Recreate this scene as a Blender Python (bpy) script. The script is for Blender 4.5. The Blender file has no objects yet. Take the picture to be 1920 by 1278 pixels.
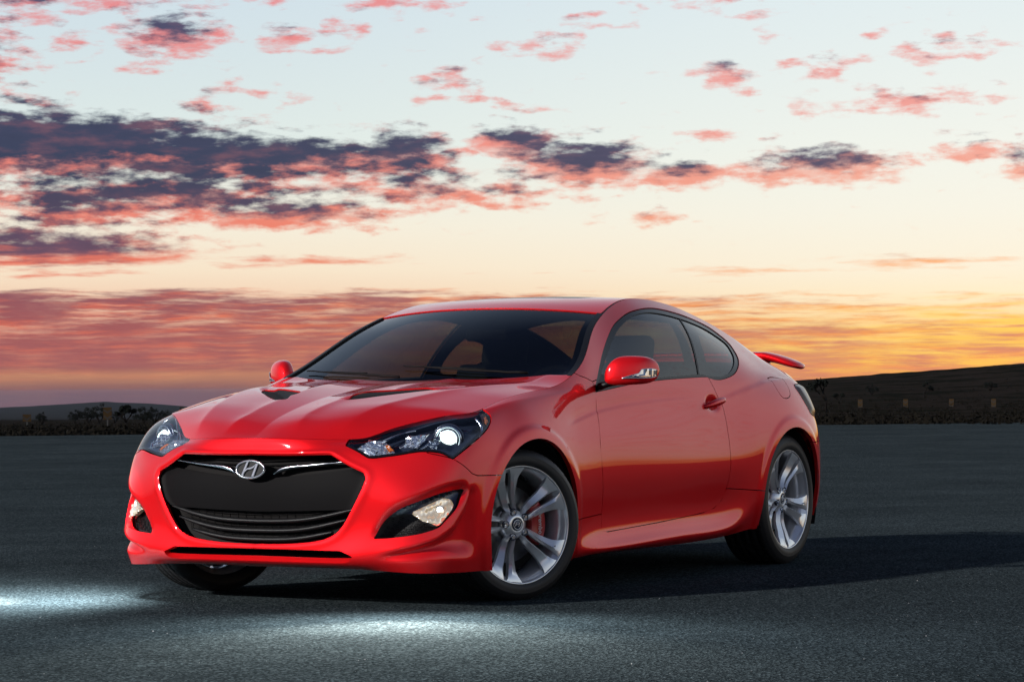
import bpy, bmesh, math, random
import numpy as np
from mathutils import Vector, Matrix
random.seed(7); np.random.seed(7)
R = math.radians
scene = bpy.context.scene

# ------------------------------------------------------------------ camera
CAM = np.array([10.59767, 6.91075, 0.93006]); YAW = 3.66253; PITCH = 0.0171877; ROLL = -0.0061435; FPX = 5193.74
cam_data = bpy.data.cameras.new('camera'); cam = bpy.data.objects.new('camera', cam_data)
scene.collection.objects.link(cam); scene.camera = cam
cam_data.sensor_width = 36; cam_data.lens = FPX / 1920 * 36
cam_data.clip_start = .1; cam_data.clip_end = 60000
FW = np.array([math.cos(YAW) * math.cos(PITCH), math.sin(YAW) * math.cos(PITCH), math.sin(PITCH)])
RT = np.array([math.sin(YAW), -math.cos(YAW), 0.]); UP = np.cross(RT, FW)
RT, UP = RT * math.cos(ROLL) + UP * math.sin(ROLL), UP * math.cos(ROLL) - RT * math.sin(ROLL)
cam.matrix_world = Matrix(((RT[0], UP[0], -FW[0], CAM[0]), (RT[1], UP[1], -FW[1], CAM[1]), (RT[2], UP[2], -FW[2], CAM[2]), (0, 0, 0, 1)))

# ------------------------------------------------------------------ exposure, sun
scene.view_settings.view_transform = 'Standard'; scene.view_settings.look = 'None'
scene.view_settings.exposure = 0; scene.view_settings.gamma = 1
scene.render.engine = 'CYCLES'
scene.cycles.max_bounces = 8; scene.cycles.transparent_max_bounces = 16
scene.cycles.glossy_bounces = 4; scene.cycles.diffuse_bounces = 3
scene.cycles.caustics_reflective = False; scene.cycles.caustics_refractive = False
scene.cycles.sample_clamp_indirect = 4
SUN_EL = 21.0
SUN_DIR = np.array([-.905, .425])            # horizontal travel direction of the light
sd = bpy.data.lights.new('sun', 'SUN'); sun = bpy.data.objects.new('sun', sd); scene.collection.objects.link(sun)
sd.energy = 4.3; sd.angle = R(2.0); sd.color = (1.0, .96, .92)
tv = Vector((SUN_DIR[0] * math.cos(R(SUN_EL)), SUN_DIR[1] * math.cos(R(SUN_EL)), -math.sin(R(SUN_EL)) * np.linalg.norm(SUN_DIR)))
sun.rotation_euler = (-tv).to_track_quat('Z', 'Y').to_euler(); sun.location = (20, -10, 12)

# ------------------------------------------------------------------ sky (world)
world = bpy.data.worlds.new('World'); scene.world = world; world.use_nodes = True
WN = world.node_tree; WN.nodes.clear()
class NT:
    """small helper to write shader maths as code"""
    def __init__(s, tree): s.t = tree
    def n(s, typ, **kw):
        nd = s.t.nodes.new(typ)
        for k, v in kw.items(): setattr(nd, k, v)
        return nd
    def put(s, sock, v):
        if isinstance(v, bpy.types.NodeSocket): s.t.links.new(v, sock)
        elif isinstance(v, (tuple, list)) and sock.type == 'RGBA' and len(v) == 3: sock.default_value = (*v, 1)
        else: sock.default_value = v
    def m(s, op, a, b=0.0, c=0.0, clamp=False):
        nd = s.n('ShaderNodeMath', operation=op, use_clamp=clamp)
        s.put(nd.inputs[0], a); s.put(nd.inputs[1], b); s.put(nd.inputs[2], c)
        return nd.outputs[0]
    def v(s, op, a, b=(0, 0, 0), c=(0, 0, 0), out=0):
        nd = s.n('ShaderNodeVectorMath', operation=op)
        s.put(nd.inputs[0], a); s.put(nd.inputs[1], b)
        if op == 'MULTIPLY_ADD': s.put(nd.inputs[2], c)
        return nd.outputs[out]
    def xyz(s, x, y, z=0.0):
        nd = s.n('ShaderNodeCombineXYZ'); s.put(nd.inputs[0], x); s.put(nd.inputs[1], y); s.put(nd.inputs[2], z)
        return nd.outputs[0]
    def step(s, x, a, b, lo=0.0, hi=1.0):
        nd = s.n('ShaderNodeMapRange', interpolation_type='SMOOTHSTEP')
        s.put(nd.inputs[0], x); s.put(nd.inputs[1], a); s.put(nd.inputs[2], b); s.put(nd.inputs[3], lo); s.put(nd.inputs[4], hi)
        return nd.outputs[0]
    def lin(s, x, a, b, lo=0.0, hi=1.0):
        nd = s.n('ShaderNodeMapRange')
        s.put(nd.inputs[0], x); s.put(nd.inputs[1], a); s.put(nd.inputs[2], b); s.put(nd.inputs[3], lo); s.put(nd.inputs[4], hi)
        return nd.outputs[0]
    def noise(s, vec, scale=1.0, detail=4, rough=.55, dist=0.0, dim='3D'):
        nd = s.n('ShaderNodeTexNoise', noise_dimensions=dim)
        s.put(nd.inputs['Vector'], vec); s.put(nd.inputs['Scale'], scale); s.put(nd.inputs['Detail'], detail)
        s.put(nd.inputs['Roughness'], rough); s.put(nd.inputs['Distortion'], dist)
        return nd.outputs[0]
    def mix(s, f, a, b, blend='MIX'):
        nd = s.n('ShaderNodeMix', data_type='RGBA', blend_type=blend)
        s.put(nd.inputs[0], f); s.put(nd.inputs[6], a); s.put(nd.inputs[7], b)
        return nd.outputs[2]
    def ramp(s, x, stops, interp='LINEAR'):
        nd = s.n('ShaderNodeValToRGB'); cr = nd.color_ramp; cr.interpolation = interp
        while len(cr.elements) < len(stops): cr.elements.new(.5)
        for e, (p, c) in zip(cr.elements, sorted(stops, key=lambda q: q[0])):
            e.position = p; e.color = (*c, 1)
        s.put(nd.inputs[0], x)
        return nd.outputs[0]
def srgb(r, g, b):
    f = lambda c: (c / 255 / 12.92) if c / 255 <= .04045 else ((c / 255 + .055) / 1.055) ** 2.4
    return (f(r), f(g), f(b))

def build_sky():
    s = NT(WN)
    d = s.n('ShaderNodeTexCoord').outputs['Generated']
    d = s.v('NORMALIZE', d)
    fwh = (math.cos(YAW), math.sin(YAW), 0); rth = (math.sin(YAW), -math.cos(YAW), 0)
    fx = s.v('DOT_PRODUCT', d, fwh, out=1); rx = s.v('DOT_PRODUCT', d, rth, out=1)
    z = s.v('DOT_PRODUCT', d, (0, 0, 1), out=1)
    A = s.m('MULTIPLY', s.m('ARCTAN2', rx, fx), 57.29578)        # azimuth from the sunset side, degrees, right positive
    E = s.m('MULTIPLY', s.m('ARCSINE', z), 57.29578)             # elevation, degrees
    Ec = s.m('MAXIMUM', E, -1.0)
    # clear sky: left and right of the sunset
    def er(e): return math.sqrt(max(e + 1, 0) / 91)               # ramp position of an elevation
    pos = s.m('SQRT', s.m('DIVIDE', s.m('ADD', Ec, 1.0), 91.0))
    left = s.ramp(pos, [(er(-1), srgb(104, 80, 98)), (er(.3), srgb(190, 136, 110)), (er(.9), srgb(196, 124, 112)), (er(1.9), srgb(242, 208, 180)), (er(2.5), srgb(246, 228, 202)), (er(3.4), srgb(243, 236, 218)),
                        (er(5), srgb(222, 234, 230)), (er(8.5), srgb(204, 221, 232)), (er(14), srgb(206, 220, 232)), (er(28), srgb(146, 164, 190)), (er(48), srgb(60, 74, 106)), (er(90), srgb(44, 58, 90))])
    right = s.ramp(pos, [(er(-1), srgb(236, 150, 96)), (er(.25), srgb(250, 176, 84)), (er(.6), srgb(255, 212, 96)), (er(1.3), srgb(252, 218, 146)), (er(1.8), srgb(250, 236, 200)), (er(2.4), srgb(247, 240, 218)), (er(3.6), srgb(243, 243, 230)),
                         (er(5), srgb(238, 243, 236)), (er(8.5), srgb(222, 236, 240)), (er(14), srgb(226, 236, 240)), (er(28), srgb(164, 180, 204)), (er(48), srgb(62, 76, 108)), (er(90), srgb(44, 58, 90))])
    side = s.step(A, -9.0, 11.0)
    clear = s.mix(side, left, right)
    # the side away from the sunset is dimmer and greyer
    away = s.step(s.m('ABSOLUTE', s.m('SUBTRACT', A, 44.0)), 64.0, 140.0)
    lo = s.ramp(pos, [(0, srgb(84, 82, 98)), (er(4), srgb(128, 118, 136)), (er(12), srgb(122, 132, 156)), (er(30), srgb(84, 98, 128)), (er(60), srgb(46, 58, 88)), (1, srgb(44, 58, 90))])
    clear = s.mix(away, clear, lo)
    # clouds: one field, looked up at the point itself and a little lower, so that their feet catch the light
    blobs = [  # azimuth, elevation, half width, half height, strength
        (-10.2, 5.0, 4.6, .60, 1.6), (-5.6, 4.72, 3.8, .44, 1.45), (-2.2, 4.75, 1.1, .60, 1.15), (-7.5, 4.0, 4.6, .62, .95), (-4.6, 3.6, 2.6, .33, 1.0), (-9.0, 3.6, 1.6, .32, .95), (-1.5, 4.05, 3.4, .38, .78),
        (.15, 5.0, 1.1, .36, 1.15), (1.5, 4.6, 1.5, .46, 1.2), (3.5, 4.38, .9, .30, 1.2), (5.2, 4.42, .9, .30, .85), (6.5, 4.52, 1.6, .36, 1.15), (9.6, 4.75, 1.1, .25, .85), (10.7, 4.35, .9, .20, .8),
        (-6.9, 7.25, 1.1, .48, .98), (-9.6, 8.0, 3.4, .40, .66), (-4.6, 7.2, .6, .36, .7), (-2.3, 7.95, 1.3, .26, .6), (-10.6, 6.6, 1.0, .8, .62), (-8.9, 7.1, .6, .3, .6),
        (4.3, 6.42, .62, .26, .85), (4.8, 6.02, .4, .2, .7), (8.3, 5.8, 2.1, .30, .62), (4.0, 5.2, .6, .22, .66), (2.7, 3.5, .8, .24, .66),
        (-9.6, 2.9, 3.4, .5, .95), (-4.3, 2.65, 2.8, .16, .55), (8.6, 2.55, 2.0, .16, .62), (5.0, 2.4, 3.0, .10, .50)]
    def field(p, Ev):
        f = None
        for a, e, ra, re, st in blobs:
            o = s.v('MULTIPLY_ADD', p, (1 / ra / 1.55, 1 / re / 1.55, 0), (-a / ra / 1.55, -e / re / 1.55, 0))
            L = s.m('MULTIPLY_ADD', s.v('LENGTH', o, out=1), -st, st)
            f = L if f is None else s.m('MAXIMUM', f, L)
        f = s.m('MAXIMUM', f, 0.0)
        # the low streaky deck over the whole horizon, thinner to the right
        top = s.m('MULTIPLY_ADD', side, -.25, 2.30)
        band = s.m('MULTIPLY', s.step(Ev, top, s.m('SUBTRACT', top, .45)), s.m('MULTIPLY_ADD', side, -.12, .68))
        gap = s.m('MULTIPLY', s.step(s.m('ABSOLUTE', s.m('SUBTRACT', Ev, 1.50)), .34, .02), s.m('MULTIPLY', side, .24))
        band = s.m('SUBTRACT', band, gap)
        # beyond the picture the same broken cloud goes on, higher and round the sky
        out = s.m('MAXIMUM', s.step(s.m('ABSOLUTE', A), 10.6, 15.0), s.step(Ev, 8.6, 12.0))
        gen = s.m('MULTIPLY', out, s.step(Ev, 32.0, 10.0, 0.0, .24))
        puffs = s.m('MULTIPLY', s.step(s.m('ABSOLUTE', s.m('SUBTRACT', Ev, 7.0)), 2.6, 1.2), s.step(s.noise(s.v('MULTIPLY', p, (.42, 1.1, 0)), 1.0, 2, .5), .50, .64, 0.0, .42))
        f = s.m('MAXIMUM', s.m('MAXIMUM', f, band), s.m('MAXIMUM', gen, puffs))
        w = s.noise(s.v('MULTIPLY', p, (.55, 1.6, 0)), 1.0, 3, .5)
        pw = s.v('ADD', p, s.v('MULTIPLY', s.xyz(w, w, 0), (.35, .12, 0)))
        n1 = s.noise(s.v('MULTIPLY', pw, (1.35, 4.1, 1)), 1.0, 10, .58)
        n2 = s.noise(s.v('MULTIPLY', pw, (.55, 6.4, 1)), 1.0, 10, .62)
        lowm = s.step(Ev, 3.4, 2.2)
        n = s.m('ADD', s.m('MULTIPLY', n1, s.m('SUBTRACT', 1.0, lowm)), s.m('MULTIPLY', n2, lowm))
        return s.m('ADD', f, s.m('MULTIPLY', s.m('SUBTRACT', n, .5), 1.85))
    P0 = s.xyz(A, E, 0)
    F0 = field(P0, E)
    E1 = s.m('SUBTRACT', E, s.m('MULTIPLY', s.step(E, 1.0, 5.0, .10, .34), 1.0))
    F1 = field(s.xyz(A, E1, 0), E1)
    cov = s.step(F0, .20, .74)
    dark = s.step(s.m('ADD', s.m('MULTIPLY', F1, .95), s.m('MULTIPLY', F0, .20)), .30, .90)
    rim_l = s.ramp(s.m('DIVIDE', Ec, 9.0), [(0, srgb(206, 120, 104)), (.16, srgb(226, 112, 88)), (.3, srgb(232, 120, 100)), (.5, srgb(236, 134, 122)), (1, srgb(228, 140, 148))])
    rim_r = s.ramp(s.m('DIVIDE', Ec, 9.0), [(0, srgb(240, 150, 96)), (.14, srgb(252, 170, 84)), (.24, srgb(250, 178, 112)), (.42, srgb(242, 172, 148)), (.6, srgb(238, 160, 152)), (1, srgb(234, 168, 170))])
    rim = s.mix(side, rim_l, rim_r)
    core_l = s.ramp(s.m('DIVIDE', Ec, 9.0), [(0, srgb(108, 80, 96)), (.15, srgb(118, 78, 96)), (.32, srgb(98, 76, 100)), (.5, srgb(50, 64, 92)), (1, srgb(86, 82, 114))])
    core_r = s.ramp(s.m('DIVIDE', Ec, 9.0), [(0, srgb(206, 128, 110)), (.12, srgb(184, 122, 124)), (.28, srgb(164, 112, 124)), (.46, srgb(74, 78, 106)), (1, srgb(112, 102, 132))])
    core = s.mix(side, core_l, core_r)
    tex = s.noise(s.v('MULTIPLY', P0, (.9, 3.2, 0)), 1.0, 7, .6)
    core = s.mix(s.step(tex, .45, .75, 0.0, .34), core, s.mix(.45, core, rim))
    core = s.mix(s.step(tex, .50, .25, 0.0, .35), core, s.mix(.5, core, (.02, .03, .06)))
    rim = s.mix(s.step(tex, .45, .75, 0.0, .5), rim, clear)
    dark = s.m('MULTIPLY', dark, s.step(E, .8, 3.2, .66, 1.0))
    cloud = s.mix(dark, rim, core)
    cloud = s.mix(away, cloud, srgb(92, 96, 120))
    hi = s.step(E, 9.5, 26.0)
    cloud = s.mix(hi, cloud, srgb(150, 140, 160))
    col = s.mix(cov, clear, cloud)
    # a bright yellow break near the right horizon where the sun has gone down
    glow = s.m('MULTIPLY', s.step(A, 3.0, 12.0), s.step(s.m('ABSOLUTE', s.m('SUBTRACT', A, 19.0)), 26.0, 8.0))
    yb = s.m('MULTIPLY', s.step(s.m('ABSOLUTE', s.m('SUBTRACT', E, 1.15)), .95, .05), s.step(s.noise(s.v('MULTIPLY', P0, (.25, 5.5, 0)), 1.0, 5, .6), .44, .60))
    col = s.mix(s.m('MULTIPLY', s.m('MULTIPLY', glow, yb), .85), col, (1.05, .66, .10))
    # haze bank right on the horizon, left
    bank = s.m('MULTIPLY', s.step(E, .75, .1), s.m('SUBTRACT', 1.0, side))
    col = s.mix(s.m('MULTIPLY', bank, .8), col, s.ramp(s.lin(E, -.5, 1.0), [(0, srgb(92, 66, 82)), (.30, srgb(110, 76, 86)), (.42, srgb(150, 108, 98)), (.56, srgb(206, 146, 106)), (.66, srgb(150, 98, 94)), (.80, srgb(190, 108, 96)), (1, srgb(190, 104, 98))]))
    below = s.step(E, -1.2, -2.0)
    col = s.mix(below, col, (.03, .028, .03))
    bg = s.n('ShaderNodeBackground'); s.put(bg.inputs[0], col); bg.inputs[1].default_value = 1.0
    # faint physical twilight on top
    sky = s.n('ShaderNodeTexSky', sky_type='NISHITA', sun_disc=False)
    sky.sun_elevation = R(1.0); sky.sun_rotation = R(90) - (YAW - R(18))
    bg2 = s.n('ShaderNodeBackground'); s.put(bg2.inputs[0], sky.outputs[0]); bg2.inputs[1].default_value = .004
    add = s.n('ShaderNodeAddShader'); s.t.links.new(bg.outputs[0], add.inputs[0]); s.t.links.new(bg2.outputs[0], add.inputs[1])
    out = s.n('ShaderNodeOutputWorld'); s.t.links.new(add.outputs[0], out.inputs[0])
build_sky()
# ------------------------------------------------------------------ materials
def new_mat(name):
    m = bpy.data.materials.new(name); m.use_nodes = True; m.node_tree.nodes.clear()
    return m, NT(m.node_tree)
def principled(name, col, rough=.5, metal=0.0, coat=0.0, spec=.5, emit=None, estr=0.0, bump=None, bscale=100, bdist=.001, coat_rough=.03, vary=0.0, vscale=3.0):
    m, s = new_mat(name)
    p = s.n('ShaderNodeBsdfPrincipled'); o = s.n('ShaderNodeOutputMaterial'); s.t.links.new(p.outputs[0], o.inputs[0])
    tc = s.n('ShaderNodeTexCoord').outputs['Object']
    c = col
    if vary:
        n = s.noise(tc, vscale, 5, .6)
        c = s.mix(s.m('MULTIPLY', n, vary), col, tuple(x * .45 for x in col))
    s.put(p.inputs['Base Color'], c); p.inputs['Roughness'].default_value = rough
    p.inputs['Metallic'].default_value = metal; p.inputs['Coat Weight'].default_value = coat
    p.inputs['Coat Roughness'].default_value = coat_rough; p.inputs['Specular IOR Level'].default_value = spec
    if emit: s.put(p.inputs['Emission Color'], emit); p.inputs['Emission Strength'].default_value = estr
    if bump:
        b = s.n('ShaderNodeBump'); b.inputs['Strength'].default_value = bump; b.inputs['Distance'].default_value = bdist
        s.put(b.inputs['Height'], s.noise(tc, bscale, 3, .6)); s.t.links.new(b.outputs[0], p.inputs['Normal'])
    return m
def glass(name, tint, ior=1.5, tintface=None):
    m, s = new_mat(name)
    t = s.n('ShaderNodeBsdfTransparent'); s.put(t.inputs[0], tint)
    g = s.n('ShaderNodeBsdfGlossy'); g.inputs['Roughness'].default_value = .01; s.put(g.inputs[0], (1, 1, 1))
    fr = s.n('ShaderNodeFresnel'); bf = s.n('ShaderNodeNewGeometry').outputs['Backfacing']; s.put(fr.inputs[0], s.m('ADD', ior, s.m('MULTIPLY', bf, 1 / ior - ior)))
    mx = s.n('ShaderNodeMixShader'); s.t.links.new(fr.outputs[0], mx.inputs[0]); s.t.links.new(t.outputs[0], mx.inputs[1]); s.t.links.new(g.outputs[0], mx.inputs[2])
    o = s.n('ShaderNodeOutputMaterial'); s.t.links.new(mx.outputs[0], o.inputs[0])
    return m
M = {}
M['paint'] = principled('red_paint', (.82, .009, .013), .48, .50, 1.0, 0.0, coat_rough=.04)
M['inner'] = principled('inner_dark', (.004, .004, .004), .8)
M['black_gloss'] = principled('black_gloss', (.006, .006, .007), .3, 0, .0, .25)
M['black_plastic'] = principled('black_plastic', (.008, .008, .009), .45, 0, 0, .3, bump=.2, bscale=600, bdist=.0006)
M['plate'] = principled('satin_black', (.0045, .004, .0045), .6, 0, 0, .08)
M['mesh'] = principled('grille_mesh', (.004, .003, .003), .7, spec=.2)
M['rubber'] = principled('tyre_rubber', (.013, .013, .014), .55, bump=.3, bscale=400, bdist=.0006)
M['alloy'] = principled('alloy', (.94, .96, .98), .19, .55, .3, coat_rough=.04)
M['alloy_dark'] = principled('alloy_barrel', (.30, .31, .33), .35, 1.0)
M['steel'] = principled('brake_steel', (.22, .22, .22), .38, 1.0)
M['caliper'] = principled('caliper_red', (.45, .01, .012), .3, 0, .6)
M['chrome'] = principled('chrome', (.88, .90, .93), .14, .9)
M['satin_chrome'] = principled('satin_chrome', (.60, .64, .70), .22, 1.0)
M['lamp_black'] = principled('lamp_bezel', (.035, .045, .075), .25, .35, .5)
M['slat'] = principled('vent_slat', (.05, .05, .055), .4)
M['interior'] = principled('cabin_trim', (.0035, .0035, .004), .8, spec=.2)
M['seat'] = principled('seat_cloth', (.010, .011, .013), .8)
M['amber'] = principled('amber', (.5, .12, .02), .25, 0, .5, emit=(1.0, .25, .03), estr=.08)
M['red_lens'] = principled('tail_lens', (.05, .006, .007), .22, 0, 0, .35)
M['lamp_on'] = principled('xenon_lens', (.9, 1, .95), .1, emit=(.80, 1.0, .90), estr=2.6)
M['fog_on'] = principled('fog_reflector', (.95, .85, .7), .12, .85, emit=(1.0, .76, .46), estr=.30)
M['fog_hot'] = principled('fog_bulb', (1, .95, .85), .2, emit=(1.0, .92, .75), estr=3.0)
M['white_text'] = principled('white_lettering', (.7, .7, .7), .5)
M['glass_ws'] = glass('windshield_glass', (.30, .31, .28), 1.36)
M['glass_side'] = glass('tinted_glass', (.26, .29, .28), 1.45)
M['lens_clear'] = glass('clear_lens', (.93, .96, 1.0), 1.42)
# ---------------------------------------------------------------- pure geometry (numpy only)
def nat_spline(t, Y, tq):
    """natural cubic spline through (t, Y) sampled at tq; Y is (n, k)"""
    t = np.asarray(t, float); Y = np.asarray(Y, float)
    if Y.ndim == 1: Y = Y[:, None]
    n = len(t)
    h = np.diff(t)
    if n == 2:
        w = ((tq - t[0]) / h[0])[:, None]
        return Y[0] * (1 - w) + Y[1] * w
    A = np.zeros((n, n)); B = np.zeros_like(Y)
    A[0, 0] = A[-1, -1] = 1
    for i in range(1, n - 1):
        A[i, i - 1] = h[i - 1]; A[i, i] = 2 * (h[i - 1] + h[i]); A[i, i + 1] = h[i]
        B[i] = 6 * ((Y[i + 1] - Y[i]) / h[i] - (Y[i] - Y[i - 1]) / h[i - 1])
    M = np.linalg.solve(A, B)
    i = np.clip(np.searchsorted(t, tq, side='right') - 1, 0, n - 2)
    a = ((t[i + 1] - tq) / h[i])[:, None]; b = 1 - a; hh = (h[i] ** 2)[:, None] / 6
    return a * Y[i] + b * Y[i + 1] + ((a ** 3 - a) * M[i] + (b ** 3 - b) * M[i + 1]) * hh

def pchip(t, Y, tq):
    t = np.asarray(t, float); Y = np.asarray(Y, float)
    if Y.ndim == 1: Y = Y[:, None]
    h = np.diff(t)[:, None]; d = np.diff(Y, axis=0) / h
    m = np.zeros_like(Y)
    m[0] = d[0]; m[-1] = d[-1]
    for i in range(1, len(t) - 1):
        w1 = 2 * h[i] + h[i - 1]; w2 = h[i] + 2 * h[i - 1]
        ok = d[i - 1] * d[i] > 0
        with np.errstate(divide='ignore', invalid='ignore'):
            mm = (w1 + w2) / (w1 / d[i - 1] + w2 / d[i])
        m[i] = np.where(ok, mm, 0)
    i = np.clip(np.searchsorted(t, tq, side='right') - 1, 0, len(t) - 2)
    u = ((tq - t[i]) / h[i, 0])[:, None]
    return ((1 + 2 * u) * (1 - u) ** 2) * Y[i] + u * (1 - u) ** 2 * h[i] * m[i] + u * u * (3 - 2 * u) * Y[i + 1] + u * u * (u - 1) * h[i] * m[i + 1]

def sstep(a, b, x):
    u = np.clip((x - a) / (b - a), 0, 1)
    return u * u * (3 - 2 * u)

# body side, half the car: rows from the lower edge to the roof rail; key = column number
ROWS = [
 # a lower edge
 {0:(.715,0,.168),2:(.705,.45,.168),3:(.700,.62,.162),4:(.66,.76,.155),5:(.535,.85,.153),6:(.36,.885,.153),7:(.15,.90,.155),10:(-.42,.875,.158),11:(-.7,.86,.162),14:(-2.05,.86,.177),15:(-2.36,.865,.2),17:(-3.15,.87,.24),18:(-3.42,.77,.26),19:(-3.62,.6,.27),21:(-3.74,0,.27)},
 # b skirt crest
 {0:(.79,0,.203),2:(.785,.46,.203),3:(.755,.62,.222),4:(.69,.765,.235),5:(.565,.862,.235),6:(.37,.905,.24),7:(.15,.92,.24),10:(-.42,.898,.190),11:(-.7,.910,.186),13:(-1.6,.910,.206),14:(-2.05,.910,.220),15:(-2.36,.90,.28),17:(-3.15,.89,.33),18:(-3.44,.785,.35),19:(-3.65,.61,.35),21:(-3.78,0,.35)},
 # c
 {0:(.79,0,.29),2:(.775,.46,.30),3:(.74,.62,.33),4:(.685,.765,.33),5:(.575,.857,.34),6:(.375,.91,.34),7:(.15,.925,.34),10:(-.42,.900,.265),11:(-.7,.884,.248),13:(-1.6,.882,.268),14:(-2.05,.886,.286),15:(-2.36,.915,.36),16:(-2.8,.93,.4),17:(-3.15,.905,.42),18:(-3.45,.79,.45),19:(-3.67,.61,.45),21:(-3.79,0,.45)},
 # d
 {0:(.812,0,.45),1:(.81,.25,.455),2:(.785,.46,.47),3:(.745,.62,.47),4:(.685,.765,.47),5:(.575,.855,.47),6:(.38,.912,.47),7:(.15,.93,.47),8:(-.05,.932,.48),10:(-.42,.917,.45),11:(-.7,.9,.45),13:(-1.6,.9,.46),14:(-2.05,.906,.47),15:(-2.38,.926,.5),16:(-2.8,.935,.55),17:(-3.17,.905,.52),18:(-3.45,.79,.53),19:(-3.67,.61,.53),21:(-3.79,0,.53)},
 # e
 {0:(.812,0,.60),1:(.805,.25,.60),2:(.78,.43,.60),3:(.72,.60,.60),4:(.645,.735,.60),5:(.56,.842,.6),6:(.40,.90,.61),7:(.15,.93,.63),8:(-.05,.935,.68),9:(-.25,.93,.64),10:(-.42,.917,.60),11:(-.7,.902,.6),13:(-1.6,.902,.6),14:(-2.05,.909,.6),15:(-2.4,.926,.63),16:(-2.8,.937,.70),17:(-3.15,.91,.66),18:(-3.44,.79,.62),19:(-3.67,.61,.62),21:(-3.79,0,.62)},
 # f
 {0:(.808,0,.655),1:(.80,.25,.66),2:(.755,.45,.66),3:(.675,.60,.668),4:(.605,.74,.68),5:(.515,.825,.70),6:(.37,.885,.715),7:(.15,.905,.735),8:(-.05,.918,.76),9:(-.25,.913,.745),10:(-.42,.90,.725),11:(-.7,.889,.72),13:(-1.6,.885,.74),14:(-2.05,.891,.74),15:(-2.4,.908,.765),16:(-2.8,.918,.80),17:(-3.15,.885,.78),18:(-3.40,.785,.74),19:(-3.63,.61,.74),21:(-3.76,0,.74)},
 # g shoulder crease
 {0:(.804,0,.69),1:(.79,.25,.692),2:(.70,.46,.70),3:(.605,.585,.73),4:(.54,.70,.755),5:(.465,.79,.77),6:(.335,.85,.795),7:(.13,.865,.82),8:(-.05,.885,.83),9:(-.25,.885,.825),10:(-.42,.878,.81),11:(-.7,.866,.815),12:(-1.1,.86,.848),13:(-1.6,.862,.862),14:(-2.05,.868,.872),15:(-2.4,.87,.91),16:(-2.8,.845,.955),17:(-3.1,.81,.955),18:(-3.36,.745,.90),19:(-3.6,.59,.88),21:(-3.74,0,.88)},
 # h belt
 {0:(.801,0,.706),1:(.782,.25,.708),2:(.674,.457,.708),3:(.580,.562,.746),4:(.494,.652,.780),5:(.406,.735,.806),6:(.290,.815,.823),7:(.12,.838,.855),8:(-.05,.848,.878),9:(-.25,.852,.89),10:(-.42,.853,.895),11:(-.7,.843,.905),12:(-1.1,.835,.945),13:(-1.6,.833,.972),14:(-2.05,.833,.975),15:(-2.4,.823,1.0),16:(-2.8,.775,1.01),17:(-3.1,.745,1.0),18:(-3.33,.70,.965),19:(-3.57,.56,.945),21:(-3.7,0,.95)},
 # i mid glass
 {0:(.799,0,.713),1:(.778,.25,.714),2:(.666,.457,.713),3:(.572,.559,.754),4:(.486,.646,.785),5:(.400,.727,.810),6:(.292,.809,.827),7:(.115,.825,.862),8:(-.05,.832,.887),9:(-.25,.835,.905),10:(-.42,.838,.915),11:(-.7,.825,.952),12:(-1.1,.772,1.07),13:(-1.6,.768,1.13),14:(-2.05,.762,1.135),15:(-2.4,.742,1.115),16:(-2.8,.705,1.07),17:(-3.13,.69,1.03),18:(-3.38,.66,.985),19:(-3.58,.53,.965),21:(-3.71,0,.97)},
 # j upper glass
 {0:(.798,0,.718),1:(.775,.25,.718),2:(.662,.457,.716),3:(.568,.558,.757),4:(.482,.643,.788),5:(.397,.723,.812),6:(.294,.806,.828),7:(.11,.812,.866),8:(-.05,.818,.893),9:(-.25,.822,.914),10:(-.42,.825,.928),11:(-.7,.806,.995),12:(-1.1,.718,1.163),13:(-1.6,.678,1.285),14:(-2.05,.665,1.27),15:(-2.4,.652,1.215),16:(-2.8,.635,1.14),17:(-3.14,.64,1.055),18:(-3.40,.62,1.0),19:(-3.58,.51,.975),21:(-3.715,0,.98)},
 # k hood edge / roof rail
 {0:(.797,0,.722),1:(.770,.25,.721),2:(.660,.457,.719),3:(.566,.556,.760),4:(.480,.640,.790),5:(.395,.720,.814),6:(.295,.804,.829),7:(.10,.803,.869),8:(-.05,.806,.897),9:(-.25,.81,.921),10:(-.42,.815,.94),11:(-.7,.788,1.028),12:(-1.1,.665,1.243),13:(-1.6,.585,1.372),14:(-2.05,.575,1.352),15:(-2.4,.575,1.292),16:(-2.8,.578,1.195),17:(-3.14,.592,1.082),18:(-3.40,.585,1.012),19:(-3.57,.49,.985),20:(-3.68,.28,.985),21:(-3.72,0,.985)},
]
NCOL = 22
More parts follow.
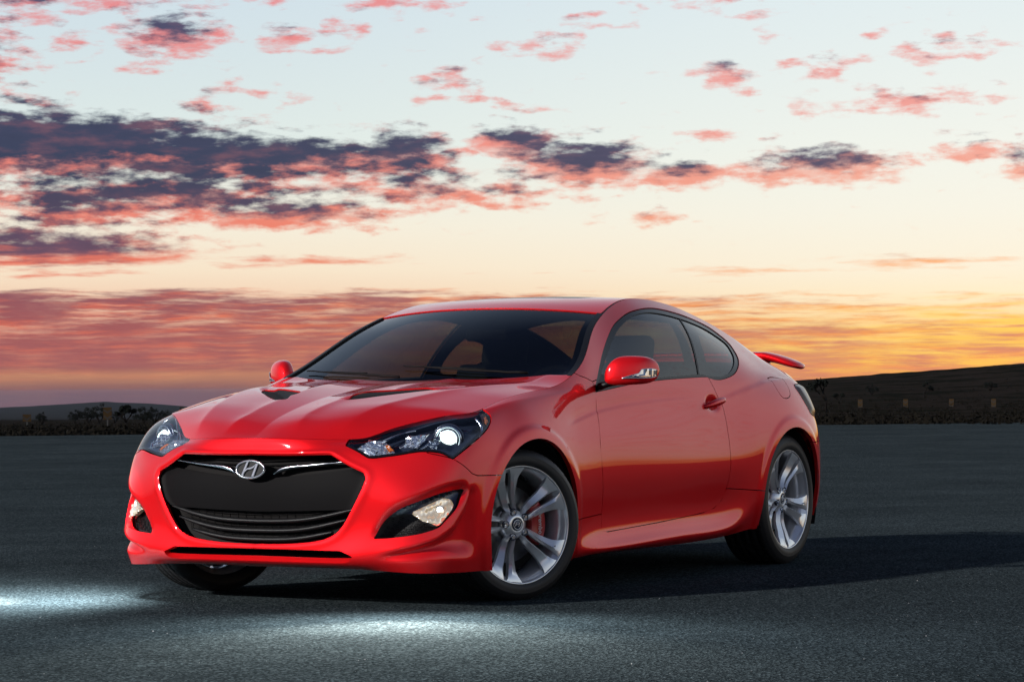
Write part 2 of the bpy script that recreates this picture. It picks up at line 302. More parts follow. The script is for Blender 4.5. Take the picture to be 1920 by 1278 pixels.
def make_side(nu=620, sub=13):
    # column parameter from a mid row
    d = ROWS[3]; ks = sorted(d); P = np.array([d[k] for k in ks])
    tc0 = np.r_[0, np.cumsum(np.linalg.norm(np.diff(P, axis=0), axis=1))]
    tcol = np.interp(np.arange(NCOL), ks, tc0)
    tq = np.linspace(0, tcol[-1], nu)
    R = []
    for row in ROWS:
        ks = sorted(row); P = np.array([row[k] for k in ks]); t = tcol[ks]
        # mirror the first/last keys so the curves cross the centre line square
        Pm = np.vstack([P[1] * [1, -1, 1], P, P[-2] * [1, -1, 1]])
        tm = np.r_[-t[1], t, 2 * t[-1] - t[-2]]
        R.append(0.5 * nat_spline(tm, Pm, tq) + 0.5 * pchip(tm, Pm, tq))
    R = np.array(R)                      # rows, nu, 3
    # light smoothing along the car
    for _ in range(14):
        Q = R.copy()
        Q[:, 1:-1] = R[:, 1:-1] * .5 + (R[:, :-2] + R[:, 2:]) * .25
        Q[:, 0, 0] = R[:, 0, 0] * .5 + R[:, 1, 0] * .5; Q[:, 0, 2] = R[:, 0, 2] * .5 + R[:, 1, 2] * .5
        Q[:, -1, 0] = R[:, -1, 0] * .5 + R[:, -2, 0] * .5
        R = Q
    nr = len(ROWS); nv = (nr - 1) * sub + 1
    S = np.zeros((nv, nu, 3))
    for c in range(nu):
        P = R[:, c]
        seg = np.sqrt(np.maximum(np.linalg.norm(np.diff(P, axis=0), axis=1), 1e-4))
        t = np.r_[0, np.cumsum(seg)]
        tt = np.interp(np.arange(nv) / sub, np.arange(nr), t)
        S[:, c] = nat_spline(t, P, tt)
    # smoothing across rows
    for _ in range(22):
        Q = S.copy()
        Q[1:-1] = S[1:-1] * .5 + (S[:-2] + S[2:]) * .25
        S = Q
    for _ in range(6):
        Q = S.copy()
        Q[:, 1:-1] = S[:, 1:-1] * .5 + (S[:, :-2] + S[:, 2:]) * .25
        S = Q
    S[:, 0, 1] = 0; S[:, -1, 1] = 0
    return S

def sdpoly(P, poly):
    """signed distance of points P (n,2) to closed polygon, positive inside"""
    poly = np.asarray(poly, float); n = len(P)
    best = np.full(n, 1e9); inside = np.zeros(n, bool)
    for i in range(len(poly)):
        a = poly[i]; b = poly[(i + 1) % len(poly)]; ab = b - a
        t = np.clip(((P - a) @ ab) / (ab @ ab + 1e-12), 0, 1)
        dd = np.linalg.norm(P - a - t[:, None] * ab, axis=1)
        best = np.minimum(best, dd)
        c = (a[1] > P[:, 1]) != (b[1] > P[:, 1])
        with np.errstate(divide='ignore', invalid='ignore'):
            xi = (b[0] - a[0]) * (P[:, 1] - a[1]) / (b[1] - a[1]) + a[0]
        inside ^= c & (P[:, 0] < xi)
    return np.where(inside, best, -best)

def dline(P, line):
    """unsigned distance to an open polyline and the position along it 0..1"""
    line = np.asarray(line, float); best = np.full(len(P), 1e9)
    for i in range(len(line) - 1):
        a, b = line[i], line[i + 1]; ab = b - a
        t = np.clip(((P - a) @ ab) / (ab @ ab), 0, 1)
        best = np.minimum(best, np.linalg.norm(P - a - t[:, None] * ab, axis=1))
    return best

def smooth_poly(pts, n=6, closed=True, sharp=()):
    """Catmull-Rom through pts; corners listed in sharp stay sharp"""
    P = np.asarray(pts, float); m = len(P); out = []
    rng = range(m if closed else m - 1)
    for i in rng:
        p1, p2 = P[i], P[(i + 1) % m]
        p0 = P[(i - 1) % m] if (closed or i > 0) else p1
        p3 = P[(i + 2) % m] if (closed or i < m - 2) else p2
        m1 = (p2 - p0) * .5; m2 = (p3 - p1) * .5
        if i in sharp: m1 = (p2 - p1) * 1.0
        if (i + 1) % m in sharp: m2 = (p2 - p1) * 1.0
        for k in range(n):
            t = k / n
            out.append((2*t**3-3*t**2+1)*p1 + (t**3-2*t**2+t)*m1 + (-2*t**3+3*t**2)*p2 + (t**3-t**2)*m2)
    if not closed: out.append(P[-1])
    return np.array(out)
# top strip patches: hood, windshield, roof, rear glass, deck
def edge_curve(S, ya, yb=None, xa=None, xb=None):
    """piece of the side patch's top row; start given by y or x, end by x"""
    k = S[-1]
    i0 = int(np.argmax(k[:, 1] >= ya)) if xa is None else int(np.argmax(k[:, 0] <= xa))
    i1 = int(np.argmax(k[:, 0] <= xb)) if xb is not None else len(k) - 1
    return k[i0:i1 + 1]

def resample(P, n):
    P = np.asarray(P, float)
    t = np.r_[0, np.cumsum(np.linalg.norm(np.diff(P, axis=0), axis=1))]; q = np.linspace(0, t[-1], n)
    return np.stack([np.interp(q, t, P[:, i]) for i in range(P.shape[1])], 1)

def curve(pts, n):
    P = np.asarray(pts, float); t = np.r_[0, np.cumsum(np.linalg.norm(np.diff(P, axis=0), axis=1))]
    return resample(nat_spline(t, P, np.linspace(0, t[-1], 400)), n)

HOOD_MID = [(.797,0,.722),(.755,0,.742),(.69,0,.775),(.58,0,.815),(.43,0,.855),(.27,0,.888),(.08,0,.916),(-.12,0,.941),(-.30,0,.957),(-.42,0,.967)]
def make_hood(S, ns=190, nt=120):
    k = S[-1]
    ic = int(np.argmax(k[:, 1] >= .468)); ir = int(np.argmax(k[:, 0] <= -.60))
    front = resample(k[:ic + 1], nt)                 # y 0 -> edge
    side = resample(k[ic:ir + 1], ns)
    mid = curve(HOOD_MID, ns)
    u = np.linspace(0, 1, nt)[:, None]
    rear = mid[-1] * (1 - u ** 2) + side[-1] * u ** 2
    rear[:, 1] = side[-1, 1] * u[:, 0]
    s = np.linspace(0, 1, ns)[:, None, None]; t = np.linspace(0, 1, nt)[None, :, None]
    lt = t ** 1.6 if False else t
    G = (mid[:, None] * (1 - lt) + side[:, None] * lt) + (front[None] * (1 - s) + rear[None] * s) \
        - ((front[0] * (1 - lt) + front[-1] * lt) * (1 - s) + (rear[0] * (1 - lt) + rear[-1] * lt) * s)
    X, Y = G[..., 0].copy(), G[..., 1].copy()
    # crown across the hood and the four pressed creases
    w = np.sin(np.pi * np.clip(s[..., 0], 0, 1)) ** .6
    G[..., 2] += .030 * (1 - t[..., 0] ** 2) * t[..., 0] * 2.6 * w
    fade = sstep(0, .12, s[..., 0]) * (1 - .35 * s[..., 0])
    yi = np.interp(-X, [-.8, -.6, -.28, 0, .3], [.19, .15, .165, .20, .26])
    yo = np.interp(-X, [-.75, -.5, -.25, 0, .4], [.36, .43, .51, .585, .70])
    def ridge(d, a, wi, wo, e=.010):
        ww = np.where(d > 0, wo, wi)
        return a * np.exp(-(np.sqrt(d * d + e * e) - e) / ww)
    G[..., 2] += fade * (ridge(Y - yi, .012, .12, .045) + ridge(Y - yo, .012, .10, .05))
    G[..., 2] -= fade * .0 
    return G

def make_cross(E, M, nt, xpow=2.0, zpow=2.2):
    """patch between rail E (outboard) and centre line M, crowned"""
    u = np.linspace(0, 1, nt)[None, :, None]
    G = M[:, None] + (E - M)[:, None] * np.concatenate([u ** xpow, u, u ** zpow], 2)
    return G

WS_TOP = -1.215
def make_windshield(S, ns=110, nt=110):
    E = resample(edge_curve(S, 0, xa=-.585, xb=WS_TOP), ns)
    E[:, 2] += .0
    u = np.linspace(0, 1, ns)[:, None]
    M = np.array([-.33, 0, .915]) * (1 - u) + np.array([-1.115, 0, 1.322]) * u
    M[:, 2] += (.030 * 4 * u * (1 - u))[:, 0]
    return make_cross(E, M, nt)
ROOF_MID = [(-1.115,0,1.322),(-1.22,0,1.349),(-1.4,0,1.376),(-1.62,0,1.392),(-1.9,0,1.391),(-2.15,0,1.372),(-2.38,0,1.338)]
def make_roof(S, ns=110, nt=90):
    E = resample(edge_curve(S, 0, xa=WS_TOP, xb=-2.46), ns)
    return make_cross(E, curve(ROOF_MID, ns), nt)
def make_rear_glass(S, ns=80, nt=80):
    E = resample(edge_curve(S, 0, xa=-2.46, xb=-3.14), ns)
    return make_cross(E, curve([(-2.38,0,1.338),(-2.7,0,1.268),(-3.0,0,1.175),(-3.2,0,1.095)], ns), nt)
def make_deck(S, ns=60, nt=80):
    k = S[-1]; i0 = int(np.argmax(k[:, 0] <= -3.14))
    E = resample(k[i0:], ns); E = E[:]
    M = curve([(-3.2,0,1.095),(-3.35,0,1.062),(-3.55,0,1.035),(-3.72,0,.985)], ns)
    return make_cross(E, M, nt, 2, 1.6)

def tri_grid(G, flip=False):
    nv, nu = G.shape[:2]
    i = np.arange(nv * nu).reshape(nv, nu)
    a, b, c, d = i[:-1, :-1].ravel(), i[:-1, 1:].ravel(), i[1:, 1:].ravel(), i[1:, :-1].ravel()
    F = np.concatenate([np.stack([a, b, c], 1), np.stack([a, c, d], 1)])
    return F[:, ::-1] if flip else F

def grid_normals(G, outward):
    du = np.gradient(G, axis=0); dv = np.gradient(G, axis=1)
    N = np.cross(du, dv); N /= np.linalg.norm(N, axis=-1, keepdims=True) + 1e-12
    s = np.sign((N * outward).sum())
    return N * s, s

def clip(V, N, F, f):
    """keep the part of the mesh where f > 0, cutting triangles along f = 0"""
    pos = f > 0
    c = pos[F].sum(1)
    keep = F[c == 3]
    newV, newN, newF = [], [], []
    cnt = len(V); cache = {}
    E = []
    def cutpts(i, j):
        return i, j
    one = F[c == 1]; two = F[c == 2]
    def rot(T, want):
        m = pos[T] if want else ~pos[T]
        k = m.argmax(1)
        r = np.arange(len(T))
        return np.stack([T[r, k], T[r, (k + 1) % 3], T[r, (k + 2) % 3]], 1)
    pairs = []
    if len(one):
        T1 = rot(one, True); pairs += [T1[:, [0, 1]], T1[:, [0, 2]]]
    if len(two):
        T2 = rot(two, False); pairs += [T2[:, [0, 1]], T2[:, [0, 2]]]
    if not pairs:
        return compact(V, N, keep)
    PP = np.sort(np.concatenate(pairs), axis=1)
    key = PP[:, 0].astype(np.int64) * len(V) + PP[:, 1]
    uq, inv = np.unique(key, return_inverse=True); inv = inv.ravel()
    a = uq // len(V); b = uq % len(V)
    t = f[a] / (f[a] - f[b]); t = t[:, None]
    nV = V[a] * (1 - t) + V[b] * t
    nN = N[a] * (1 - t) + N[b] * t; nN /= np.linalg.norm(nN, axis=1, keepdims=True) + 1e-12
    idx = inv + len(V); o = 0
    out = [keep]
    if len(one):
        p, q = idx[o:o + len(one)], idx[o + len(one):o + 2 * len(one)]; o += 2 * len(one)
        out.append(np.stack([T1[:, 0], p, q], 1))
    if len(two):
        p, q = idx[o:o + len(two)], idx[o + len(two):o + 2 * len(two)]
        out.append(np.stack([p, T2[:, 1], T2[:, 2]], 1)); out.append(np.stack([p, T2[:, 2], q], 1))
    return compact(np.vstack([V, nV]), np.vstack([N, nN]), np.vstack(out))

def compact(V, N, F):
    if len(F) == 0: return V[:0], N[:0], F
    u, inv = np.unique(F, return_inverse=True)
    F = inv.reshape(F.shape)
    return V[u], N[u], F
# ------------------------------------------------------------------ mesh helpers
COL = scene.collection
def mesh_obj(name, V, F, mat, parent=None, N=None, smooth=True, mats=None, mi=None):
    me = bpy.data.meshes.new(name)
    V = np.asarray(V, np.float32)
    if isinstance(F, np.ndarray):
        k = F.shape[1]; nf = len(F)
        me.vertices.add(len(V)); me.vertices.foreach_set('co', V.ravel())
        me.loops.add(nf * k); me.loops.foreach_set('vertex_index', F.astype(np.int32).ravel())
        me.polygons.add(nf); me.polygons.foreach_set('loop_start', np.arange(0, nf * k, k, dtype=np.int32))
        me.polygons.foreach_set('loop_total', np.full(nf, k, np.int32))
        me.update(calc_edges=True)
    else:
        me.from_pydata([tuple(map(float, v)) for v in V], [], [tuple(int(i) for i in f) for f in F]); me.update()
    me.polygons.foreach_set('use_smooth', np.full(len(me.polygons), smooth))
    if mats:
        for q in mats: me.materials.append(q)
        if mi is not None: me.polygons.foreach_set('material_index', np.asarray(mi, np.int32))
    elif mat: me.materials.append(mat)
    if N is not None:
        me.normals_split_custom_set_from_vertices([tuple(map(float, n)) for n in N])
    o = bpy.data.objects.new(name, me); COL.objects.link(o)
    if parent is not None: o.parent = parent
    return o
def empty(name, loc=(0, 0, 0), parent=None, rz=0.0):
    o = bpy.data.objects.new(name, None); COL.objects.link(o); o.location = loc; o.rotation_euler = (0, 0, rz)
    o.empty_display_size = .1
    if parent is not None: o.parent = parent
    return o
def tag(o, label=None, cat=None, group=None, kind=None):
    if label: o['label'] = label
    if cat: o['category'] = cat
    if group: o['group'] = group
    if kind: o['kind'] = kind
    return o
def merge(parts):
    """[(V, N, F)] -> one"""
    Vs, Ns, Fs, o = [], [], [], 0
    for V, N, F in parts:
        Vs.append(V); Ns.append(N); Fs.append(F + o); o += len(V)
    return np.vstack(Vs), np.vstack(Ns), np.vstack(Fs)
def mirror(V, N, F):
    return V * [1, -1, 1], N * [1, -1, 1], F[:, ::-1]
def rim_of(V, N, F, depth, skip_center=True, inset=0.0):
    """walls running inward from every open edge of a panel"""
    E = np.concatenate([F[:, [0, 1]], F[:, [1, 2]], F[:, [2, 0]]])
    Es = np.sort(E, 1); key = Es[:, 0].astype(np.int64) * len(V) + Es[:, 1]
    u, idx, cnt = np.unique(key, return_index=True, return_counts=True)
    B = E[idx[cnt == 1]]
    if skip_center: B = B[~((np.abs(V[B[:, 0], 1]) < 1e-6) & (np.abs(V[B[:, 1], 1]) < 1e-6))]
    if len(B) == 0: return None
    vs, inv = np.unique(B, return_inverse=True); inv = inv.reshape(B.shape)
    A = V[vs] ; Bv = A - N[vs] * depth
    W = np.vstack([A, Bv]); n = len(vs)
    Q = np.stack([inv[:, 1], inv[:, 0], inv[:, 0] + n, inv[:, 1] + n], 1)
    T = np.concatenate([Q[:, [0, 1, 2]], Q[:, [0, 2, 3]]])
    fn = np.cross(W[T[:, 1]] - W[T[:, 0]], W[T[:, 2]] - W[T[:, 0]])
    NN = np.zeros_like(W)
    for k in range(3): np.add.at(NN, T[:, k], fn)
    NN /= np.linalg.norm(NN, axis=1, keepdims=True) + 1e-12
    return W, NN, T
def panel(name, V, N, F, mat, parent, depth=.012, both=False):
    """a body panel with its own turned-in edge; both = left and right halves in one piece"""
    if len(F) == 0: print('EMPTY', name); return None
    parts = [(V, N, F)]
    if depth:
        r = rim_of(V, N, F, depth)
        if r: parts.append(r)
    P = merge(parts)
    if both: P = merge([P, mirror(*P)])
    V2, N2, F2 = P
    # compact
    return mesh_obj(name, V2, F2, mat, parent, N2)
def both_sides(name, P, mat, parent, depth=.012):
    V, N, F = P
    a = panel(name, V, N, F, mat, parent, depth)
    b = panel(name, *mirror(V, N, F), mat, parent, depth)
    return a, b
def lathe(profile, n=64, axis='y', mod=None):
    """profile (r, h) turned about the y axis"""
    P = np.asarray(profile, float); m = len(P)
    a = np.linspace(0, 2 * np.pi, n, endpoint=False)
    r = P[:, 0][None, :] * np.ones((n, 1)); h = P[:, 1][None, :] * np.ones((n, 1))
    if mod is not None: r = r + mod(a[:, None], P[None, :, :])
    V = np.stack([r * np.cos(a)[:, None], h, r * np.sin(a)[:, None]], -1).reshape(-1, 3)
    F = []
    i = np.arange(n)[:, None] * m + np.arange(m - 1)[None]
    j = ((np.arange(n) + 1) % n)[:, None] * m + np.arange(m - 1)[None]
    F = np.stack([i.ravel(), j.ravel(), (j + 1).ravel(), (i + 1).ravel()], 1)
    return V, F
def tube(pts, r, n=8, closed=False, flat=1.0):
    P = np.asarray(pts, float); m = len(P); rr = np.broadcast_to(np.asarray(r, float), (m,))
    T = np.gradient(P, axis=0) if not closed else np.roll(P, -1, 0) - np.roll(P, 1, 0)
    T /= np.linalg.norm(T, axis=1, keepdims=True) + 1e-12
    up = np.array([0, 0, 1.]); V = []
    for k in range(m):
        a = np.cross(T[k], up)
        if np.linalg.norm(a) < 1e-3: a = np.array([1., 0, 0])
        a /= np.linalg.norm(a); b = np.cross(a, T[k])
        for q in range(n):
            t = 2 * math.pi * q / n
            V.append(P[k] + rr[k] * (a * math.cos(t) + b * math.sin(t) * flat))
    F = []
    for k in range(m if closed else m - 1):
        for q in range(n):
            k2 = (k + 1) % m; q2 = (q + 1) % n
            F.append((k * n + q, k * n + q2, k2 * n + q2, k2 * n + q))
    if not closed: F.append(tuple(range(n))[::-1]); F.append(tuple((m - 1) * n + q for q in range(n)))
    return np.array(V), F
def join(parts):
    Vs, Fs, o = [], [], 0
    for V, F in parts:
        Vs.append(np.asarray(V, float)); Fs += [tuple(int(i) + o for i in f) for f in F]; o += len(V)
    return np.vstack(Vs), Fs
def box(x0, x1, y0, y1, z0, z1):
    V = np.array([(x, y, z) for x in (x0, x1) for y in (y0, y1) for z in (z0, z1)], float)
    return V, [(0, 1, 3, 2), (4, 6, 7, 5), (0, 4, 5, 1), (2, 3, 7, 6), (0, 2, 6, 4), (1, 5, 7, 3)]
def bevelled(o, w=.01, seg=3):
    b = o.modifiers.new('bevel', 'BEVEL'); b.width = w; b.segments = seg; b.limit_method = 'ANGLE'; return o
def extrude_poly(poly, depth, to3):
    """flat outline with thickness; to3 maps (a, b, d) to 3D"""
    n = len(poly)
    V = [to3(a, b, 0) for a, b in poly] + [to3(a, b, depth) for a, b in poly]
    F = [tuple(range(n)), tuple(range(2 * n - 1, n - 1, -1))] + [(i, i + n, (i + 1) % n + n, (i + 1) % n) for i in range(n)]
    return np.array(V), F

# ------------------------------------------------------------------ the car body as a smooth surface
S = make_side()
Vn, Un = S.shape[:2]
outward = S * [.35, 1, .5] - np.array([-1.4 * .35, 0, .35 * .5])
NS, _ = grid_normals(S, outward)
# --- pressed shapes: arch flanges, fog light pockets with the blade below, door handle pocket, grille lip
SX, SZ = S[..., 0].ravel(), S[..., 2].ravel(); SP = S.reshape(-1, 3); SN = NS.reshape(-1, 3)
XZ = SP[:, [0, 2]]; YZ = SP[:, [1, 2]]
OBL = np.stack([(SP[:, 1] * .82 - SP[:, 0] * .57), SP[:, 2]], 1)          # seen from the corner, for fog pocket and lamps
def obl(p): return (p[1] * .82 - p[0] * .57, p[2])
front = SP[:, 0] > .2
FOG_OUT = smooth_poly([obl(p) for p in [(.465,.892,.530),(.500,.884,.471),(.544,.869,.42),(.58,.853,.379),(.615,.832,.352),(.655,.799,.332),(.698,.743,.315),(.733,.662,.303),(.759,.560,.297),(.744,.607,.368),(.733,.654,.424),(.708,.718,.463),(.656,.785,.499),(.585,.841,.524)]], 4, sharp=(0, 8))
FOG_IN = smooth_poly([obl(p) for p in [(.497,.884,.506),(.548,.867,.427),(.611,.835,.361),(.639,.814,.342),(.689,.758,.322),(.733,.662,.308),(.755,.585,.303),(.740,.625,.371),(.722,.689,.424),(.675,.771,.463),(.604,.831,.490)]], 4, sharp=(0, 6))
BLADE = np.array([obl(p) for p in [(.771,.50,.226),(.771,.54,.229),(.744,.648,.247),(.701,.745,.270),(.628,.824,.300),(.558,.864,.346),(.506,.883,.418),(.468,.892,.516)]])
LIPC = np.array([obl(p) for p in [(.723,.692,.210),(.651,.797,.214),(.553,.86,.214),(.404,.895,.212)]])
fo = sdpoly(OBL, FOG_OUT); 
disp = np.zeros(len(SP))
up_side = sstep(.0, .05, OBL[:, 1] - np.interp(OBL[:, 0], [.07, .47], [.30, .44]))
pocket = sstep(0, .028, fo) * (.012 + .026 * up_side)
# region under the blade falls away and comes back to the lip
bz = np.interp(OBL[:, 0], BLADE[:, 0], BLADE[:, 1]); under = (bz - OBL[:, 1])
inb = sstep(.05, .16, OBL[:, 0]) * sstep(.50, .44, OBL[:, 0])
lz = np.interp(OBL[:, 0], LIPC[:, 0], LIPC[:, 1])
span = np.maximum(bz - lz, .02)
scoop = sstep(0, .022, under) * sstep(-.008, np.minimum(span * .75, .07), OBL[:, 1] - lz) * inb
disp = np.where(front, -pocket - .034 * scoop, 0)
# blade stands slightly proud
dB = dline(OBL, BLADE); disp += np.where(front, .007 * np.exp(-(dB / .018) ** 2) * inb, 0)
# cheek crease running from lamp corner down beside the grille
# arch flanges
AF = np.array([-.045, .333]); AR = np.array([-2.808, .342])
def arch_r(c, k): 
    v = XZ - c; return np.hypot(v[:, 0] / k, v[:, 1])
rf = arch_r(AF, 1.045); rr_ = arch_r(AR, 1.0)
for rr, rad in ((rf, .376), (rr_, .376)):
    fl = sstep(rad + .066, rad + .040, rr) * .009
    disp += np.where(SP[:, 1] > .6, fl, 0)
# door handle pocket
HP = np.array([-1.955, .850]); hd = np.hypot((XZ[:, 0] - HP[0]) / 2.0, XZ[:, 1] - HP[1])
disp -= np.where(SP[:, 1] > .6, .014 * sstep(.044, .022, hd), 0)
# tail lamp stands proud of the corner
TAIL = smooth_poly([(-3.03,.935),(-3.05,.88),(-3.09,.82),(-3.16,.775),(-3.60,.76),(-3.78,.78),(-3.74,.93),(-3.40,.945),(-3.12,.945)], 4)
td = sdpoly(XZ, TAIL)
disp += np.where(XZ[:, 0] < -2.9, .014 * sstep(-.004, .03, np.minimum(td, SP[:, 1] - .40)), 0)
# grille lip
GR = smooth_poly([(0,.649),(.18,.648),(.385,.653),(.470,.605),(.533,.577),(.544,.555),(.518,.485),(.444,.360),(.388,.312),(.305,.288),(.16,.275),(0,.272)], 4, closed=False, sharp=(2, 4, 5))
GRP = np.vstack([GR, GR[::-1] * [-1, 1]])
gd = sdpoly(YZ, GRP)
disp += np.where(SP[:, 0] > .5, .009 * np.exp(-((gd + .008) / .012) ** 2) - .016 * sstep(-.012, .004, gd), 0)
# bodyside feature lines: one rising from behind the front wheel, one running back over the haunch
def feature(xs, zs, x_in0, x_in1, x_out0, x_out1, a, up, dn):
    global disp
    zl = np.interp(-XZ[:, 0], [-x for x in xs], zs); d = XZ[:, 1] - zl
    m = sstep(x_in0, x_in1, -XZ[:, 0]) * sstep(x_out1, x_out0, -XZ[:, 0]) * (SP[:, 1] > .55)
    prof = np.where(d > 0, -a * (1 - np.exp(-d / .007)) * np.exp(-d / up), -.35 * a * (1 - np.exp(d / .007)) * np.exp(d / dn))
    disp = disp + m * prof
feature([-.36,-.50,-.70,-1.0,-1.31,-1.65,-1.95],[.742,.775,.811,.842,.862,.872,.874], .36, .52, 1.35, 1.95, .013, .045, .06)
feature([-1.70,-2.06,-2.35,-2.62,-2.93,-3.2],[.835,.868,.915,.955,.978,.975], 1.75, 2.10, 2.95, 3.15, .012, .035, .07)
S = (SP + SN * disp[:, None]).reshape(S.shape)
S[:, 0, 1] = 0; S[:, -1, 1] = 0
NS, _ = grid_normals(S, outward)
for _ in range(5):
    NS[1:-1, 1:-1] = NS[1:-1, 1:-1] * .5 + (NS[:-2, 1:-1] + NS[2:, 1:-1] + NS[1:-1, :-2] + NS[1:-1, 2:]) * .125
NS /= np.linalg.norm(NS, axis=-1, keepdims=True)
NS[:, 0, 1] = 0; NS[:, 0] /= np.linalg.norm(NS[:, 0], axis=-1, keepdims=True)
SP = S.reshape(-1, 3); SN = NS.reshape(-1, 3)
SF = tri_grid(S)
_fn = np.cross(SP[SF[:, 1]] - SP[SF[:, 0]], SP[SF[:, 2]] - SP[SF[:, 0]]); 
if (_fn * SN[SF[:, 0]]).sum() < 0: SF = SF[:, ::-1]
# attributes carried with the vertices: pack into the vertex array as extra columns
ATTR = np.hstack([SP, XZ, YZ, OBL, np.repeat(np.arange(Vn), Un)[:, None] / (Vn - 1.0)])     # 3 + 2 + 2 + 2 + 1
class Sheet:
    """surface with its flattened coordinates; cut() returns a smaller sheet"""
    def __init__(s, A, N, F): s.A, s.N, s.F = A, N, F
    xz = property(lambda s: s.A[:, 3:5]); yz = property(lambda s: s.A[:, 5:7]); ob = property(lambda s: s.A[:, 7:9])
    V = property(lambda s: s.A[:, :3])
    def cut(s, f): return Sheet(*clip(s.A, s.N, s.F, f))
    def offs(s, d): 
        A = s.A.copy(); A[:, :3] -= s.N * d; return Sheet(A, s.N, s.F)
    def P(s): return (s.V, s.N, s.F)
side = Sheet(ATTR, SN, SF)
G = .0022
def neg(d): return -d - G
def pos(d): return d - G
# contours, in side view (x, z)
WIN_OUT = smooth_poly([(-.764,.913),(-.851,.921),(-1.117,.947),(-1.437,.968),(-1.91,.983),(-1.992,.978),(-2.053,.970),(-2.141,.972),(-2.285,.995),(-2.40,1.035),(-2.50,1.083),(-2.555,1.130),(-2.575,1.165),(-2.53,1.203),(-2.407,1.252),(-2.105,1.300),(-1.841,1.325),(-1.658,1.324),(-1.469,1.301),(-1.323,1.261),(-1.205,1.215),(-1.035,1.119),(-.904,1.032),(-.784,.941)], 4, sharp=(0,))
GLASS_P = smooth_poly([(-.800,.931),(-.892,.938),(-1.125,.960),(-1.443,.980),(-1.894,.997),(-1.968,.993),(-2.067,.985),(-2.168,.989),(-2.271,1.010),(-2.375,1.050),(-2.462,1.095),(-2.510,1.138),(-2.518,1.163),(-2.471,1.190),(-2.329,1.237),(-2.05,1.280),(-1.793,1.304),(-1.62,1.304),(-1.474,1.284),(-1.331,1.240),(-1.207,1.187),(-1.042,1.091),(-.892,.998)], 4, sharp=(0,))
DOOR = [(-.762,.960),(-.744,.849),(-.700,.677),(-.702,.554),(-.722,.405),(-.728,.295),(-.745,.272),(-.789,.264),(-1.318,.284),(-1.793,.309),(-1.93,.330),(-2.005,.364),(-2.042,.422),(-2.062,.516),(-2.068,.596),(-2.066,.73),(-2.055,.838),(-2.023,.898),(-1.997,.946),(-1.975,1.0),(-1.9,1.05),(-1.1,1.0),(-.85,.975)]
DOORP = smooth_poly(DOOR, 3, sharp=(0, 19, 20, 21, 22))
FENDER = [(.60,.66),(.535,.635),(.494,.604),(.456,.571),(.425,.561),(.20,.557),(.20,.10),(-.46,.10),(-.447,.334),(-.729,.349),(-.722,.405),(-.702,.554),(-.700,.677),(-.744,.849),(-.762,.913),(-.784,.941),(-.763,.963),(-.712,.978),(-.665,.988),(-.58,1.02),(-.3,1.05),(.10,1.0),(.31,.90),(.60,.86)]
SKIRT = [(.05,.05),(-.40,.05),(-.447,.334),(-.729,.349),(-.728,.295),(-.745,.272),(-.789,.264),(-1.318,.284),(-1.793,.309),(-1.93,.330),(-2.005,.364),(-2.042,.422),(-2.226,.411),(-2.55,.390),(-2.55,.05)]
BUMPER = [(.60,.66),(.535,.635),(.494,.604),(.456,.571),(.425,.561),(.20,.557),(.20,.05),(1.2,.05),(1.2,.95),(.60,.95)]
RBUMP = [(-3.02,.632),(-3.2,.640),(-3.3,.66),(-3.45,.72),(-4.2,.72),(-4.2,.05),(-3.02,.05)]
FUEL = smooth_poly([(-2.719,.978),(-2.777,.986),(-2.854,.985),(-2.923,.975),(-2.918,.950),(-2.91,.926),(-2.886,.895),(-2.849,.877),(-2.795,.870),(-2.751,.879),(-2.736,.906),(-2.733,.930),(-2.735,.959)], 3)
def so(p): return p[1] - p[0], p[2]
# head lamp in its own slanting view (y - x, z)
LAMP = [(-.300,.693),(-.20,.760),(-.0,.84),(.20,.90),(.45,.93),(.58,.845),(.62,.814),(.608,.783),(.551,.743),(.434,.689),(.309,.633),(.245,.657),(.172,.665),(.102,.665),(-.015,.652),(-.154,.640),(-.190,.643),(-.240,.668)]
LAMPP = smooth_poly(LAMP, 4, sharp=(0, 1, 2, 3, 4, 10, 16))
def lampc(sh): return np.stack([sh.V[:, 1] - sh.V[:, 0], sh.V[:, 2]], 1)
SLOT = smooth_poly([(0,.247),(.30,.247),(.435,.247),(.490,.224),(.455,.200),(.25,.198),(0,.198)], 3, closed=False, sharp=(2, 3))
SLOTP = np.vstack([SLOT, SLOT[::-1] * [-1, 1]])

def arch_field(sh):
    a = np.hypot((sh.xz[:, 0] - AF[0]) / 1.045, sh.xz[:, 1] - AF[1]) - .376
    b = np.hypot((sh.xz[:, 0] - AR[0]), sh.xz[:, 1] - AR[1]) - .376
    return np.minimum(a, b)
body = side.cut(arch_field(side))
body = body.cut(np.where(body.V[:, 0] > .1, neg(sdpoly(lampc(body), LAMPP)), 1))
body = body.cut(np.where(body.V[:, 0] > .5, neg(sdpoly(body.yz, GRP)), 1))
body = body.cut(np.where(body.V[:, 0] > .5, neg(sdpoly(body.yz, SLOTP)), 1))
body = body.cut(np.where(body.V[:, 0] > .2, neg(sdpoly(body.ob, FOG_IN)), 1))
body = body.cut(np.where(body.V[:, 0] < -2.9, neg(np.minimum(sdpoly(body.xz, TAIL), body.V[:, 1] - .40)), 1))
body = body.cut(neg(sdpoly(body.xz, WIN_OUT)))

car = empty('car'); tag(car, 'glossy red two-door coupe parked on the asphalt with its headlights lit', 'car')

def region(sh, poly): return sh.cut(pos(sdpoly(sh.xz, poly)))
